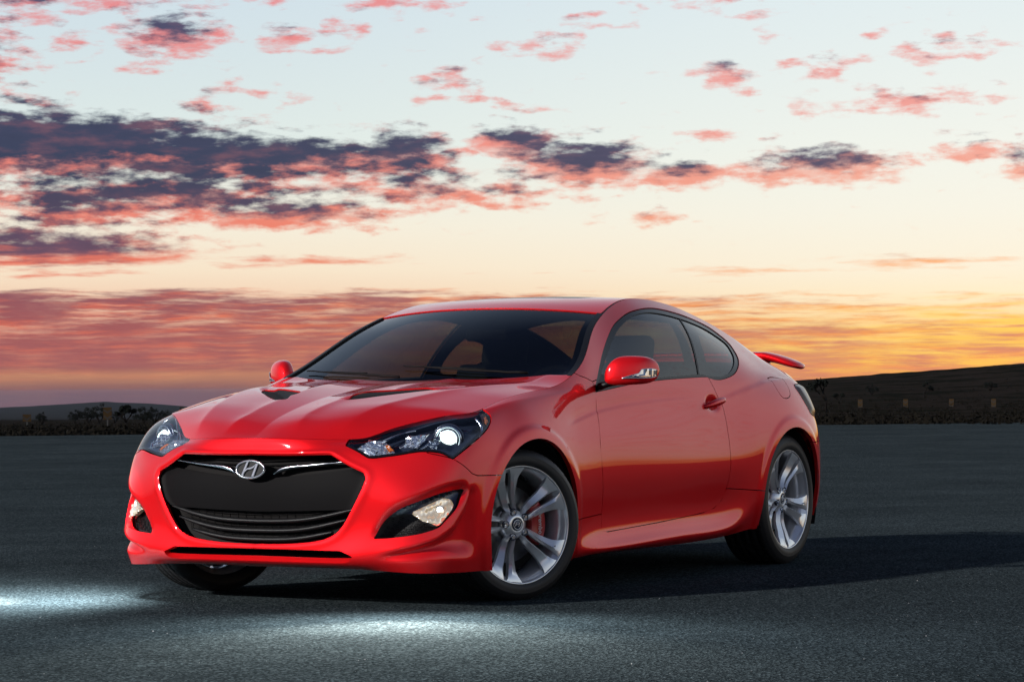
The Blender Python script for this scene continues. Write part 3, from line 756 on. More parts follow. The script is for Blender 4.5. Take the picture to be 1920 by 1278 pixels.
# front bumper: everything ahead of the bumper seam
bump = region(body, BUMPER); panel('front_bumper', *bump.P(), M['paint'], car, .03, both=True)
fend = region(body, FENDER); both_sides('fender', fend.P(), M['paint'], car, .02)
door = region(body, DOORP); dL, dR = both_sides('door', door.P(), M['paint'], car, .02)
sk = region(body, SKIRT); both_sides('side_skirt', sk.P(), M['paint'], car, .02)
rest = body
for poly in (BUMPER, FENDER, DOORP, SKIRT, RBUMP): rest = rest.cut(neg(sdpoly(rest.xz, poly)))
fuel = rest.cut(pos(sdpoly(rest.xz, FUEL)) )
rest = rest.cut(neg(sdpoly(rest.xz, FUEL)))
rest = rest.cut(np.where(rest.V[:, 0] > -.5, -1.0, 1.0))
qL, qR = both_sides('rear_quarter_panel', rest.P(), M['paint'], car, .02)
panel('fuel_door', *fuel.P(), M['paint'], qL, .01)
rb = region(body, RBUMP); panel('rear_bumper', *rb.P(), M['paint'], car, .02, both=True)
tl = side.cut(np.where(side.V[:, 0] < -2.9, pos(np.minimum(sdpoly(side.xz, TAIL), side.V[:, 1] - .40)), -1)); both_sides('tail_light', tl.P(), M['red_lens'], car, .03)

# window surrounds and side glass
ring = side.cut(sdpoly(side.xz, WIN_OUT) - .001)
ring = ring.offs(.004)
trim = ring.cut(-sdpoly(ring.xz, GLASS_P))
tL, tR = both_sides('window_trim', trim.P(), M['black_gloss'], car, .02)
BP0, BP1 = np.array([-2.035, 1.30]), np.array([-1.885, .97])
def pillar_field(sh, off):
    d = (BP1 - BP0) / np.linalg.norm(BP1 - BP0); nrm = np.array([-d[1], d[0]])
    return (sh.xz - BP0) @ nrm - off
glassS = side.offs(.009); glassS = glassS.cut(sdpoly(glassS.xz, GLASS_P) + .004)
dg = glassS.cut(pillar_field(glassS, .006)); qg = glassS.cut(-pillar_field(glassS, -.006))
if dg.V[:, 0].mean() < qg.V[:, 0].mean(): dg, qg = qg, dg
both_sides('door_window', dg.P(), M['glass_side'], car, .004); both_sides('quarter_window', qg.P(), M['glass_side'], car, .004)
# dark printed border behind the quarter glass and the seal between the panes
QIN = smooth_poly([(-2.15,1.205),(-2.30,1.185),(-2.42,1.140),(-2.43,1.10),(-2.37,1.055),(-2.28,1.025),(-2.17,1.015),(-2.07,1.025),(-2.06,1.07),(-2.10,1.15)], 4, sharp=(0,))
fr = side.offs(.015); fr = fr.cut(sdpoly(fr.xz, GLASS_P) + .004); fr = fr.cut(-pillar_field(fr, -.006) if pillar_field(fr, 0)[np.argmin(fr.V[:, 0])] < 0 else pillar_field(fr, .006)); fr = fr.cut(-sdpoly(fr.xz, QIN))
both_sides('quarter_window_border', fr.P(), M['interior'], car, 0)
seal = side.offs(.006); seal = seal.cut(sdpoly(seal.xz, GLASS_P) + .003); seal = seal.cut(.0075 - np.abs(pillar_field(seal, 0)))
both_sides('pane_seal', seal.P(), M['black_plastic'], car, .006)

# top patches
def sheet_of(Gd, extra=None):
    N, _ = grid_normals(Gd, np.zeros_like(Gd) + np.array([.1, 0, 1.]))
    N[:, 0, 1] = 0; N[:, 0] /= np.linalg.norm(N[:, 0], axis=-1, keepdims=True)
    V = Gd.reshape(-1, 3); F = tri_grid(Gd)
    fn = np.cross(V[F[:, 1]] - V[F[:, 0]], V[F[:, 2]] - V[F[:, 0]])
    if (fn * N.reshape(-1, 3)[F[:, 0]]).sum() < 0: F = F[:, ::-1]
    ns, nt = Gd.shape[:2]
    de = np.linalg.norm(Gd - Gd[:, -1:], axis=-1)             # from the outer rail
    arc = np.concatenate([np.zeros((1, nt)), np.cumsum(np.linalg.norm(np.diff(Gd, axis=0), axis=-1), 0)])
    A = np.hstack([V, de.reshape(-1, 1), arc.reshape(-1, 1), (arc[-1:] - arc).reshape(-1, 1), V[:, :2]])
    return Sheet(A, N.reshape(-1, 3), F)
hood = sheet_of(make_hood(make_side()))
VENT = smooth_poly([(.336,.168),(.290,.165),(.185,.170),(.10,.262),(.02,.40),(-.045,.53),(.06,.475),(.16,.385),(.25,.285),(.31,.215)], 4, sharp=(5,))
def hxy(sh): return sh.A[:, 6:8]
hd_ = sdpoly(hxy(hood), VENT)
hood.A[:, 2] -= .010 * sstep(-.035, -.0, hd_) * (hood.A[:, 0] > -1) * sstep(.0, .03, hood.A[:, 1] - np.interp(-hood.A[:, 0], [-.336, .045], [.10, .46]))
vent = hood.cut(hd_ + .012)
hood = hood.cut(-hd_)
hood = hood.cut(np.minimum(np.minimum(hood.A[:, 3], hood.A[:, 4]), 1) - G)
hoodo = panel('hood', *hood.P(), M['paint'], car, .022, both=True)
# vent grilles: dark tray with slats
vent = vent.offs(.007)
vtL, vtR = both_sides('hood_vent', vent.P(), M['inner'], hoodo, .0)
for sgn in (1, -1):
    for k in range(13):
        f = k / 12
        a = np.array([.315, .185]) * (1 - f) + np.array([.00, .50]) * f
        w = .020 + .045 * math.sin(math.pi * min(1, f * 1.0 + .12))
        d = np.array([.80, .60]) * w
        def hz(x, y):
            i = np.argmin((vent.V[:, 0] - x) ** 2 + (vent.V[:, 1] - y) ** 2); return vent.V[i, 2]
        p0, p1 = a - d * .9, a + d * .55
        c = (p0 + p1) / 2; z = hz(c[0], c[1])
        q = np.array([-d[1], d[0]]) / np.linalg.norm(d) * .0022
        V = [(p[0] + s * q[0], sgn * (p[1] + s * q[1]), z + h) for p in (p0, p1) for s in (-1, 1) for h in (-.004, .0045)]
        F = [(0, 1, 3, 2), (4, 6, 7, 5), (0, 4, 5, 1), (2, 3, 7, 6), (0, 2, 6, 4), (1, 5, 7, 3)]
        mesh_obj('vent_slat', V, F, M['slat'], vtL if sgn > 0 else vtR, smooth=False)

ws = sheet_of(make_windshield(make_side()))
glass_ws = ws.offs(.006).cut(ws.A[:, 3] - .024)
wso = panel('windshield', *glass_ws.P(), M['glass_ws'], car, 0, both=True)
mold = ws.cut(.030 - ws.A[:, 3]); mold = mold.cut(mold.A[:, 3] - .002); mold = mold.offs(-.003)
both_sides('windshield_molding', mold.P(), M['black_plastic'], car, .012)
band = ws.offs(.011); band = band.cut(np.maximum(.055 - band.A[:, 5], .062 - band.A[:, 3])); band = band.cut(band.A[:, 3] - .02)
panel('windshield_border', *band.P(), M['interior'], wso, 0, both=True)
roof = sheet_of(make_roof(make_side()))
rs = np.minimum(roof.A[:, 3], roof.A[:, 4])
SUN = smooth_poly([(-1.47,0),(-1.47,.25),(-1.48,.33),(-1.52,.375),(-1.60,.385),(-1.88,.385),(-1.95,.37),(-1.97,.33),(-1.97,.2),(-1.97,0)], 3, closed=False)
SUNP = np.vstack([SUN, SUN[::-1] * [1, -1]])
rsd = sdpoly(roof.A[:, 6:8], SUNP)
rp = roof.cut(rs - .012); rp = rp.cut(-sdpoly(rp.A[:, 6:8], SUNP) - .003)
ro = panel('roof', *rp.P(), M['paint'], car, .012, both=True)
sp_ = roof.cut(rsd - .003); panel('sunroof', *sp_.P(), M['black_gloss'], ro, .012, both=True)
dr = roof.cut(.014 - roof.A[:, 3]); dr = dr.cut(dr.A[:, 3] - .002); dr = dr.offs(.003); both_sides('roof_drip_strip', dr.P(), M['black_plastic'], car, .01)
hd2 = roof.cut(.013 - roof.A[:, 4]); hd2 = hd2.offs(.006); panel('roof_front_seal', *hd2.P(), M['black_plastic'], car, .01, both=True)
rg = sheet_of(make_rear_glass(make_side()))
panel('rear_window', *rg.cut(rg.A[:, 3] - .02).P(), M['glass_side'], car, 0, both=True)
rgm = rg.cut(.024 - rg.A[:, 3]); rgm = rgm.cut(rgm.A[:, 3] - .002); both_sides('rear_window_seal', rgm.P(), M['black_plastic'], car, .01)
dk = sheet_of(make_deck(make_side()))
panel('trunk_lid', *dk.cut(np.minimum(dk.A[:, 3], dk.A[:, 4]) - G).P(), M['paint'], car, .02, both=True)

# cabin lining: dark skin inside pillars and roof
ln = side.offs(.035); f = -sdpoly(ln.xz, WIN_OUT) + .016
ln = ln.cut(f); ln = ln.cut(np.minimum(-.42 - ln.V[:, 0], ln.V[:, 2] - .76)); ln = ln.cut(-.0 + 3.2 + ln.V[:, 0])
pl = side.offs(.05); pl = pl.cut(sdpoly(pl.xz, WIN_OUT) + .02); pl = pl.cut(.050 - np.abs(pillar_field(pl, 0)))
rl = roof.offs(.045); wl = ws.offs(.03); wl = wl.cut(.05 - wl.A[:, 3])
parts = []
for q in (ln, pl): parts += [q.P(), mirror(*q.P())]
for q in (rl, wl): parts += [q.P(), mirror(*q.P())]
rlg = rg.offs(.03); rlg = rlg.cut(np.maximum(.06 - rlg.A[:, 3], .05 - rlg.A[:, 4])); parts += [rlg.P(), mirror(*rlg.P())]
V, N, F = merge([tuple(a[:, :3] if a.ndim == 2 and a.shape[1] > 3 and a.dtype != np.int64 else a for a in p) for p in parts])
lining = mesh_obj('cabin_lining', V, F, M['interior'], car, N)
# ------------------------------------------------------------------ front: grille, emblem, lamps
def nearest_x(sheet, y, z):
    i = np.argmin((sheet.V[:, 1] - abs(y)) ** 2 + (sheet.V[:, 2] - z) ** 2 + np.where(sheet.V[:, 0] > .3, 0, 9)); return sheet.V[i, 0]
nose = side.cut(side.V[:, 0] - .45)
gb = nose.cut(sdpoly(nose.yz, GRP) + .02)
back = gb.offs(.055); grille = panel('grille', *back.P(), M['mesh'], car, 0, both=True)
PLT = smooth_poly([(0,.549),(.11,.556),(.30,.574),(.487,.597),(.545,.585),(.56,.555),(.53,.49),(.485,.428),(.30,.414),(0,.405)], 4, closed=False, sharp=(4,))
PLTP = np.vstack([PLT, PLT[::-1] * [-1, 1]])
inner_grp = sdpoly(gb.yz, GRP)
plt_ = gb.cut(sdpoly(gb.yz, PLTP)); plt_ = plt_.cut(sdpoly(plt_.yz, GRP) + .012)
w = sdpoly(plt_.yz, PLTP)
plt_.A[:, 0] -= .020 + .012 * sstep(.02, 0, w) - .014 * np.cos(np.clip((plt_.V[:, 2] - .48) / .09, -1, 1) * 1.2)
panel('grille_panel', *plt_.P(), M['plate'], grille, .02, both=True)
# louvre bars across the lower part of the mouth
def bar(pts, r, name, mat, inset=.028, flat=.75, parent=None):
    P = curve([(0, a, b) for a, b in pts], 40); P = np.vstack([P[::-1] * [1, -1, 1], P[1:]]) if abs(P[0, 1]) < 1e-6 else P
    for q in P: q[0] = nearest_x(nose, q[1], q[2]) - inset
    P[1:-1, 0] = (P[:-2, 0] + P[1:-1, 0] * 2 + P[2:, 0]) / 4
    rr = np.full(len(P), r) * (1 - .55 * (np.linspace(-1, 1, len(P)) ** 8 if len(P) > 60 else 0))
    V, F = tube(P, rr, 8, flat=flat); return mesh_obj(name, V, F, mat, parent or grille)
for pts in ([(0,.366),(.25,.378),(.48,.424)], [(0,.325),(.22,.334),(.44,.378)], [(0,.287),(.2,.295),(.37,.325)]):
    bar(pts, .0150, 'grille_bar', M['black_plastic'], .030, .7)
for k in range(7):                                   # fine mesh threads behind the bars
    bar([(0, .392 - k * .0165), (.25, .400 - k * .0165), (.44 - k * .018, .420 - k * .0155)], .0017, 'mesh_wire', M['plate'], .046)
for k in range(-9, 10):
    y = k * .043; x = nearest_x(nose, abs(y), .34) - .047
    V, F = box(x - .001, x + .001, y - .0013, y + .0013, .288 + .035 * (abs(y) / .4) ** 2, .405 + .02 * (abs(y) / .4)); mesh_obj('mesh_rib', V, F, M['plate'], grille, smooth=False)
for z0 in (.636, .618):
    bar([(0, z0 - .012), (.2, z0 - .006), (.40, z0)], .0035, 'upper_grille_bar', M['plate'], .040)
# chrome wings either side of the badge
for sgn in (1, -1):
    C0 = curve([(0,.100,.570),(0,.118,.590),(0,.150,.6035),(0,.22,.609),(0,.33,.616),(0,.436,.6245)], 40)
    C1 = curve([(0,.100,.5675),(0,.130,.579),(0,.165,.588),(0,.23,.598),(0,.33,.609),(0,.436,.622)], 40)
    rows = []
    for a, b in zip(C0, C1):
        xa = nearest_x(nose, a[1], a[2]); xb = nearest_x(nose, b[1], b[2])
        mid = (a + b) / 2
        rows.append([(xa - .034, a[1], a[2]), (xa - .012, a[1], a[2]), (xa - .004, mid[1], mid[2] + .002), (xb - .012, b[1], b[2]), (xb - .034, b[1], b[2])])
    Gd = np.array(rows) * [1, sgn, 1]; Gd[1:-1] = (Gd[:-2] + 2 * Gd[1:-1] + Gd[2:]) / 4
    F = [(i * 5 + j, i * 5 + j + 1, (i + 1) * 5 + j + 1, (i + 1) * 5 + j) for i in range(39) for j in range(4)]
    mesh_obj('chrome_wing', Gd.reshape(-1, 3), F if sgn < 0 else [f[::-1] for f in F], M['satin_chrome'], grille)
# badge: oval ring with the slanted H
badge = empty('emblem', (.822, 0.0, .590), grille); badge.rotation_euler = (0, R(-6), 0)
a = np.linspace(0, 2 * np.pi, 56, endpoint=False)
V, F = tube(np.stack([0 * a, .073 * np.cos(a), .037 * np.sin(a)], 1), .0052, 8, closed=True); mesh_obj('ring', V, F, M['chrome'], badge)
V, F = extrude_poly([(.071 * math.cos(t), .035 * math.sin(t)) for t in a], .004, lambda p, q, d: (-.006 + d, p, q)); mesh_obj('backing', V, F, M['black_gloss'], badge, smooth=False)
def strokes(s=1.0):
    # in the picture's sense: u right, v up; slanted H whose bar swings up to the right
    A = [(-.043, -.026), (-.033, -.0285), (-.007, .031), (-.018, .032)]
    B = [(.010, -.0315), (.022, -.0305), (.043, .022), (.032, .026)]
    Cc = [(-.034, -.010), (-.029, -.016), (-.012, -.002), (.006, .000), (.020, .006), (.034, .024), (.028, .022), (.014, .0125), (0, .008), (-.014, .006)]
    return [[(u * s, v * s) for u, v in P] for P in (A, B, Cc)]
def letter_h(parent, s, to3, mat):
    V, F = join([extrude_poly(P, .008 * s, to3) for P in strokes(s)]); o = mesh_obj('letter', V, F, mat, parent, smooth=False); return bevelled(o, .0018 * s, 2)
letter_h(badge, 1.0, lambda p, q, d: (-.002 + d, p, q), M['chrome'])

# lower slot: dark void with a thin red lip
sb = nose.cut(sdpoly(nose.yz, SLOTP) + .015).offs(.06); panel('lower_intake', *sb.P(), M['inner'], car, 0, both=True)

# head lamps
LC = lampc(side)
lampS = side.cut(np.where(side.V[:, 0] > .1, sdpoly(LC, LAMPP) - .0035, -1.0))
LN = sdpoly(lampc(lampS), LAMPP)
for sgn in (1, -1):
    def sd_(P): return P if sgn > 0 else mirror(*P)
    hl = empty('headlight', (0, 0, 0), car)
    # tub
    tub = lampS.offs(.0); dep = .012 + .075 * sstep(0, .05, LN)
    tub.A[:, :3] -= (lampS.N * .5 + np.array([.45, .2, 0])) * dep[:, None]
    N, _ = tub.N, 0
    panel('bezel', *sd_((tub.V, tub.N, tub.F)), M['lamp_black'], hl, 0)
    lens = panel('lens', *sd_(lampS.offs(.002).P()), M['lens_clear'], hl, 0)
    edge = lampS.offs(.004); edge = edge.cut(.010 - sdpoly(lampc(edge), LAMPP)); panel('lamp_gasket', *sd_(edge.P()), M['black_gloss'], hl, .02)
    # xenon projector
    pc = np.array([.424, .754 * sgn, .714]); ax = np.array([.93, .30 * sgn, -.03]); ax /= np.linalg.norm(ax)
    rot = Vector(ax).to_track_quat('Y', 'Z').to_matrix()
    def place(V): return np.array([rot @ Vector(v) for v in V]) + pc
    V, F = lathe([(0, .034), (.016, .031), (.028, .022), (.0345, .008), (.036, 0)], 40); mesh_obj('projector_lens', place(V), F, M['lamp_on'], hl)
    V, F = lathe([(.036, 0), (.040, .006), (.045, .004), (.047, -.004), (.047, -.06), (0, -.06)], 40); mesh_obj('projector_ring', place(V), F, M['chrome'], hl)
    V, F = lathe([(.049, .004), (.054, .010), (.060, .008), (.061, -.02), (.055, -.03)], 40); mesh_obj('projector_shroud', place(V), F, M['satin_chrome'], hl)
    V, F = lathe([(.063, -.004), (.067, .000), (.068, -.02), (.063, -.03)], 40); mesh_obj('outer_shroud', place(V), F, M['lamp_black'], hl)
    # strakes on the bezel: follow lines in the lamp's slanting view (s, z)
    def on_lamp(s_, z_, depth):
        i = np.argmin((lampc(lampS)[:, 0] - s_) ** 2 + (lampS.V[:, 2] - z_) ** 2)
        return (lampS.V[i] - (lampS.N[i] * .6 + np.array([.35, .1, 0])) * depth) * [1, sgn, 1]
    def strake(name, pts, r, mat, depth, flat=1.0):
        P = [on_lamp(a_, b_, depth) for a_, b_ in smooth_poly(pts, 5, closed=False)]
        P = np.array(P); 
        for _ in range(3): P[1:-1] = (P[:-2] + 2 * P[1:-1] + P[2:]) / 4
        V, F = tube(P, r, 8, flat=flat); return mesh_obj(name, V, F, mat, hl)
    strake('swage', [(-.02, .664), (.05, .667), (.11, .682), (.165, .708)], .005, M['satin_chrome'], .035)
    strake('swage', [(-.12, .705), (.00, .745), (.12, .772), (.26, .800), (.40, .815)], .004, M['lamp_black'], .03)
    strake('brow', [(-.10, .722), (.02, .752), (.12, .768)], .003, M['chrome'], .03)
    strake('brow', [(.00, .690), (.06, .718), (.14, .738)], .003, M['chrome'], .035)
    strake('end_trim', [(.515, .665+.05), (.54, .745), (.545, .78), (.51, .812)], .006, M['satin_chrome'], .022)
    # turn signal near the grille: ribbed clear block with an amber bulb
    def tile(name, ss, zs, mat, depth, bulge=.006):
        Vt, Ft, o = [], [], 0
        for a_ in range(len(ss) - 1):
            for b_ in range(len(zs) - 1):
                s0, s1, z0, z1 = ss[a_], ss[a_ + 1], zs[b_], zs[b_ + 1]
                e = .15; P = [(s0, z0), (s1, z0), (s1, z1), (s0, z1)]
                c = ((s0 + s1) / 2, (z0 + z1) / 2)
                q = [on_lamp(*p, depth) for p in P]; t = on_lamp(*c, depth - bulge)
                Vt += q + [t]; Ft += [(o, o + 1, o + 4), (o + 1, o + 2, o + 4), (o + 2, o + 3, o + 4), (o + 3, o, o + 4)]; o += 5
        return mesh_obj(name, Vt, Ft if sgn > 0 else [f[::-1] for f in Ft], mat, hl, smooth=False)
    def quad_tiles(name, c00, c10, c11, c01, nu, nv, mat, depth, bulge=.006):
        Vt, Ft, o = [], [], 0
        def at(u, v): 
            a_ = np.array(c00) * (1-u) * (1-v) + np.array(c10) * u * (1-v) + np.array(c11) * u * v + np.array(c01) * (1-u) * v
            return on_lamp(a_[0], a_[1], depth)
        for i in range(nu):
            for j in range(nv):
                q = [at(i/nu, j/nv), at((i+1)/nu, j/nv), at((i+1)/nu, (j+1)/nv), at(i/nu, (j+1)/nv)]
                t = at((i+.5)/nu, (j+.5)/nv) + np.array([bulge, .3 * bulge * sgn, bulge * .3])
                Vt += q + [t]; Ft += [(o, o + 1, o + 4), (o + 1, o + 2, o + 4), (o + 2, o + 3, o + 4), (o + 3, o, o + 4)]; o += 5
        return mesh_obj(name, Vt, Ft if sgn > 0 else [f[::-1] for f in Ft], mat, hl, smooth=False)
    quad_tiles('signal_reflector', (-.245, .684), (-.155, .652), (-.06, .722), (-.15, .722), 9, 6, M['chrome'], .018)
    quad_tiles('signal_reflector', (-.155, .652), (-.03, .664), (-.05, .700), (-.08, .722), 6, 6, M['chrome'], .022)
    quad_tiles('amber_reflector', (-.070, .672), (-.035, .675), (-.050, .698), (-.075, .702), 4, 4, M['amber'], .016, .004)
    quad_tiles('main_beam_reflector', (.02, .700), (.10, .690), (.19, .755), (.06, .748), 5, 4, M['chrome'], .035, .008)
    quad_tiles('projector_reflector', (.10, .680), (.20, .672), (.25, .730), (.20, .745), 5, 4, M['satin_chrome'], .05, .01)
    # amber side marker at the outer end
    quad_tiles('side_marker', (.578, .775), (.600, .790), (.592, .815), (.574, .812), 3, 3, M['amber'], .012, .004)
    q2 = lampS.offs(.014); q2 = q2.cut(lampc(q2)[:, 0] - .555); panel('marker_housing', *sd_(q2.P()), principled('marker_brown', (.05, .014, .008), .3, coat=.5), hl, 0)
    # added spot ahead of the lit lamp, standing in for a studio light's pool
    L = bpy.data.lights.new('pool_fill_by_head_lamp', 'SPOT'); lo = bpy.data.objects.new('pool_fill_by_head_lamp', L); COL.objects.link(lo); lo.parent = hl
    L.energy = 420 if sgn < 0 else 270; L.color = (.86, .97, 1.0); L.spot_size = R(160); L.spot_blend = 1.0; L.shadow_soft_size = .10
    lo.location = (.84, .80 * sgn, .73); lo.rotation_euler = Vector((.35, -.70, -.62) if sgn < 0 else (.90, .50, -.50)).to_track_quat('-Z', 'Y').to_euler()

# fog lamps in their pockets
FI = sdpoly(side.ob, FOG_IN)
fogS = side.cut(np.where(side.V[:, 0] > .2, FI + .012, -1.0))
for sgn in (1, -1):
    def sd_(P): return P if sgn > 0 else mirror(*P)
    fg = empty('fog_lamp', (0, 0, 0), car)
    panel('pocket', *sd_(fogS.offs(.055).P()), M['black_plastic'], fg, 0)
    LENS = smooth_poly([(.078,.377),(.20,.405),(.30,.362),(.332,.362),(.352,.385),(.400,.438),(.430,.494),(.400,.505),(.30,.480),(.20,.452),(.13,.420)], 4, sharp=(0, 2, 6))
    ls = fogS.cut(sdpoly(fogS.ob, LENS)).offs(.010)
    panel('lens', *sd_(ls.P()), M['lens_clear'], fg, .02)
    bk = fogS.cut(sdpoly(fogS.ob, LENS)).offs(.035); panel('bezel', *sd_(bk.P()), M['lamp_black'], fg, 0)
    RF = smooth_poly([(.195,.408),(.30,.365),(.335,.366),(.385,.425),(.405,.462),(.365,.470),(.28,.442)], 4, sharp=(0,))
    rf_ = fogS.cut(sdpoly(fogS.ob, RF)).offs(.026)
    # ribbed bowl: upright flutes crossed by a curved shelf, a bulb near the outer end
    oo, zz = rf_.ob[:, 0], rf_.ob[:, 1]
    wob = .0075 * np.abs(np.sin(oo * 210 + zz * 40)) + .004 * np.sin(zz * 260) + .012 * sstep(.02, .0, np.abs(sdpoly(rf_.ob, RF) - .012))
    rf_.A[:, :3] += rf_.N * wob[:, None]
    P = sd_(rf_.P()); mesh_obj('reflector', P[0], P[2], M['fog_on'], fg)
    kk = np.argmin((fogS.ob[:, 0] - .345) ** 2 + (fogS.ob[:, 1] - .425) ** 2); pb = (fogS.V[kk] - fogS.N[kk] * .016) * [1, sgn, 1]
    A9 = np.linspace(0, 2 * np.pi, 13)[:-1]
    for rad, mt, nm in ((.016, M['chrome'], 'bulb_ring'), (.008, M['fog_hot'], 'bulb')):
        ring = [pb + np.array([-.57, .82 * sgn, 0]) * rad * math.cos(t) + np.array([0, 0, 1.]) * rad * math.sin(t) for t in A9]
        V, F = tube(ring, .004 if nm == 'bulb_ring' else .006, 8, closed=True); mesh_obj(nm, V, F, mt, fg)
    # daytime light strip of little blocks
    for k in range(11):
        f = k / 10; o_ = .115 + .285 * f; z_ = np.interp(o_, [.115, .20, .30, .40], [.402, .437, .466, .493])
        i = np.argmin((fogS.ob[:, 0] - o_) ** 2 + (fogS.ob[:, 1] - z_) ** 2); p = (fogS.V[i] - fogS.N[i] * .022) * [1, sgn, 1]
        V, F = box(p[0] - .008, p[0] + .003, p[1] - .010, p[1] + .010, p[2] - .009, p[2] + .009)
        bevelled(mesh_obj('light_block', V, F, M['lamp_black'], fg, smooth=False), .003, 2)
    # honeycomb in the pocket floor
    hx = []
    for i in range(20):
        for j in range(9):
            o_ = .06 + i * .0135; z_ = .318 + j * .0117; 
            if j % 2: o_ += .0068
            p2 = np.array([[o_, z_]])
            if sdpoly(p2, FOG_IN)[0] < .004 or sdpoly(p2, LENS)[0] > -.006: continue
            k = np.argmin((fogS.ob[:, 0] - o_) ** 2 + (fogS.ob[:, 1] - z_) ** 2); p = (fogS.V[k] - fogS.N[k] * .040) * [1, sgn, 1]
            t = np.array([-.57 * -1, 0, 0]); ex = np.array([-.57, .82 * sgn, 0]); ez = np.array([0, 0, 1.])
            ring = [p + ex * .0060 * math.cos(q) + ez * .0060 * math.sin(q) for q in np.linspace(0, 2 * math.pi, 7)[:-1]]
            hx.append(tube(ring, .0009, 4, closed=True))
    if hx: V, F = join(hx); mesh_obj('honeycomb', V, F, M['plate'], fg)
    L = bpy.data.lights.new('pool_fill_by_fog_lamp', 'SPOT'); lo = bpy.data.objects.new('pool_fill_by_fog_lamp', L); COL.objects.link(lo); lo.parent = fg  # added spot outside the lit fog lamp, widens the stand-in studio pool
    L.energy = 1100 if sgn < 0 else 850; L.color = (1.0, .93, .82); L.spot_size = R(88); L.spot_blend = 1.0; L.shadow_soft_size = .04
    lo.location = (.78, .80 * sgn, .44); lo.rotation_euler = Vector((.55, -.75, -.15) if sgn < 0 else (.85, .45, -.15)).to_track_quat('-Z', 'Y').to_euler()

# ------------------------------------------------------------------ wheels
def spoke_mesh(sg):
    """one blade of a pair; local: axis +y outward, spoke runs along +z; sg = side of the slot"""
    st = [  # radius, slot half gap, outer edge, face height, ridge position 0..1, edge depth
        (.044, .002, .019, -.030, .55, .022), (.064, .007, .025, -.030, .50, .026), (.090, .0110, .034, -.032, .42, .030), (.120, .0120, .040, -.031, .34, .032), (.148, .0125, .045, -.024, .28, .034),
        (.176, .0145, .051, -.014, .26, .034), (.205, .0165, .061, -.006, .25, .032), (.226, .0160, .072, -.001, .25, .030), (.243, .0130, .085, .003, .25, .026), (.2535, .008, .094, .003, .25, .020)]
    V = []
    for r, s0, s1, h, k, dp in st:
        xr = s0 + (s1 - s0) * k
        drop = .010 if r < .2 else .010 * (1 - (r - .2) / .054) + .001
        dz = [0] * 5
        for x, y in ((s0 + .001, h - dp), (s0, h - drop * 1.1), (xr, h), (s1, h - drop * 1.9), (s1 + .001, h - dp)):
            ang = sg * x / r
            V.append((r * math.sin(ang), y, r * math.cos(ang)))
    n = len(st); F = []
    for i in range(n - 1):
        for j in range(4):
            q = (i * 5 + j, i * 5 + j + 1, (i + 1) * 5 + j + 1, (i + 1) * 5 + j)
            F.append(q if sg > 0 else q[::-1])
    return np.array(V, float), F
WHEEL = {}
def wheel_meshes():
    # rim: outer lip, barrel, hub
    lip = [(.2605, -.004), (.2635, .002), (.2620, .0065), (.2575, .0075), (.2545, .004), (.2525, -.004), (.2490, -.012), (.2400, -.022), (.2320, -.045), (.2290, -.09), (.2290, -.19), (.255, -.205)]
    WHEEL['rim'] = lathe(lip, 96)
    WHEEL['tyre_f'] = None
    WHEEL['hub'] = lathe([(.0, -.040), (.027, -.040), (.029, -.027), (.032, -.025), (.042, -.031), (.060, -.046), (.070, -.064), (.070, -.085), (0, -.085)], 48)
    WHEEL['cap'] = lathe([(0, -.0245), (.021, -.0245), (.0245, -.027), (.0258, -.032), (.026, -.040)], 40)
    WHEEL['disc'] = lathe([(.075, -.070), (.085, -.074), (.088, -.098), (.095, -.100), (.170, -.100), (.171, -.102), (.171, -.124), (.095, -.124)], 72)
    WHEEL['back'] = lathe([(.0, -.135), (.22, -.135)], 32)
wheel_meshes()
def tyre_mesh(wd, rad):
    hw = wd / 2; c = -hw + .012
    pr = [(.2560, .004), (.2600, .0075), (.2650, .0095), (.2720, .0130), (.2800, .0150), (.2900, .0152), (.2990, .0135), (.3010, .0138), (.3030, .0126), (rad - .018, .0065), (rad - .008, -.003), (rad - .003, -.012)]
    tread = []
    y0 = -.014
    gs = [-.040, -.085, -.135, -.180]; y = y0
    full = []
    tw = wd - .030
    edges = [0]
    for g in [q / .225 * tw for q in (.036, .082, .132, .178)]: edges += [g - .004, g + .004]
    edges.append(tw)
    for i in range(0, len(edges), 2):
        full += [(rad, y0 - edges[i] - .0005), (rad, y0 - edges[i + 1] + .0005)]
        if i + 2 < len(edges): full += [(rad - .007, y0 - edges[i + 1] - .001), (rad - .007, y0 - edges[i + 2] + .001)]
    back = [(rad - .01, y0 - tw - .012), (rad - .03, y0 - tw - .025), (.29, y0 - tw - .028), (.256, y0 - tw - .012)]
    prof = pr + full + back
    def mod(a, P):
        h = P[..., 1]
        ph = (a * 72 / (2 * np.pi) + h * 4.0) % 1.0
        cutm = (ph < .12) & (P[..., 0] > rad - .010)
        blocky = (h < -.004) 
        return -np.where(cutm & blocky, .0045, 0)
    return lathe(prof, 720, mod=mod)
TY = {'f': tyre_mesh(.225, .3315), 'r': tyre_mesh(.245, .3390)}
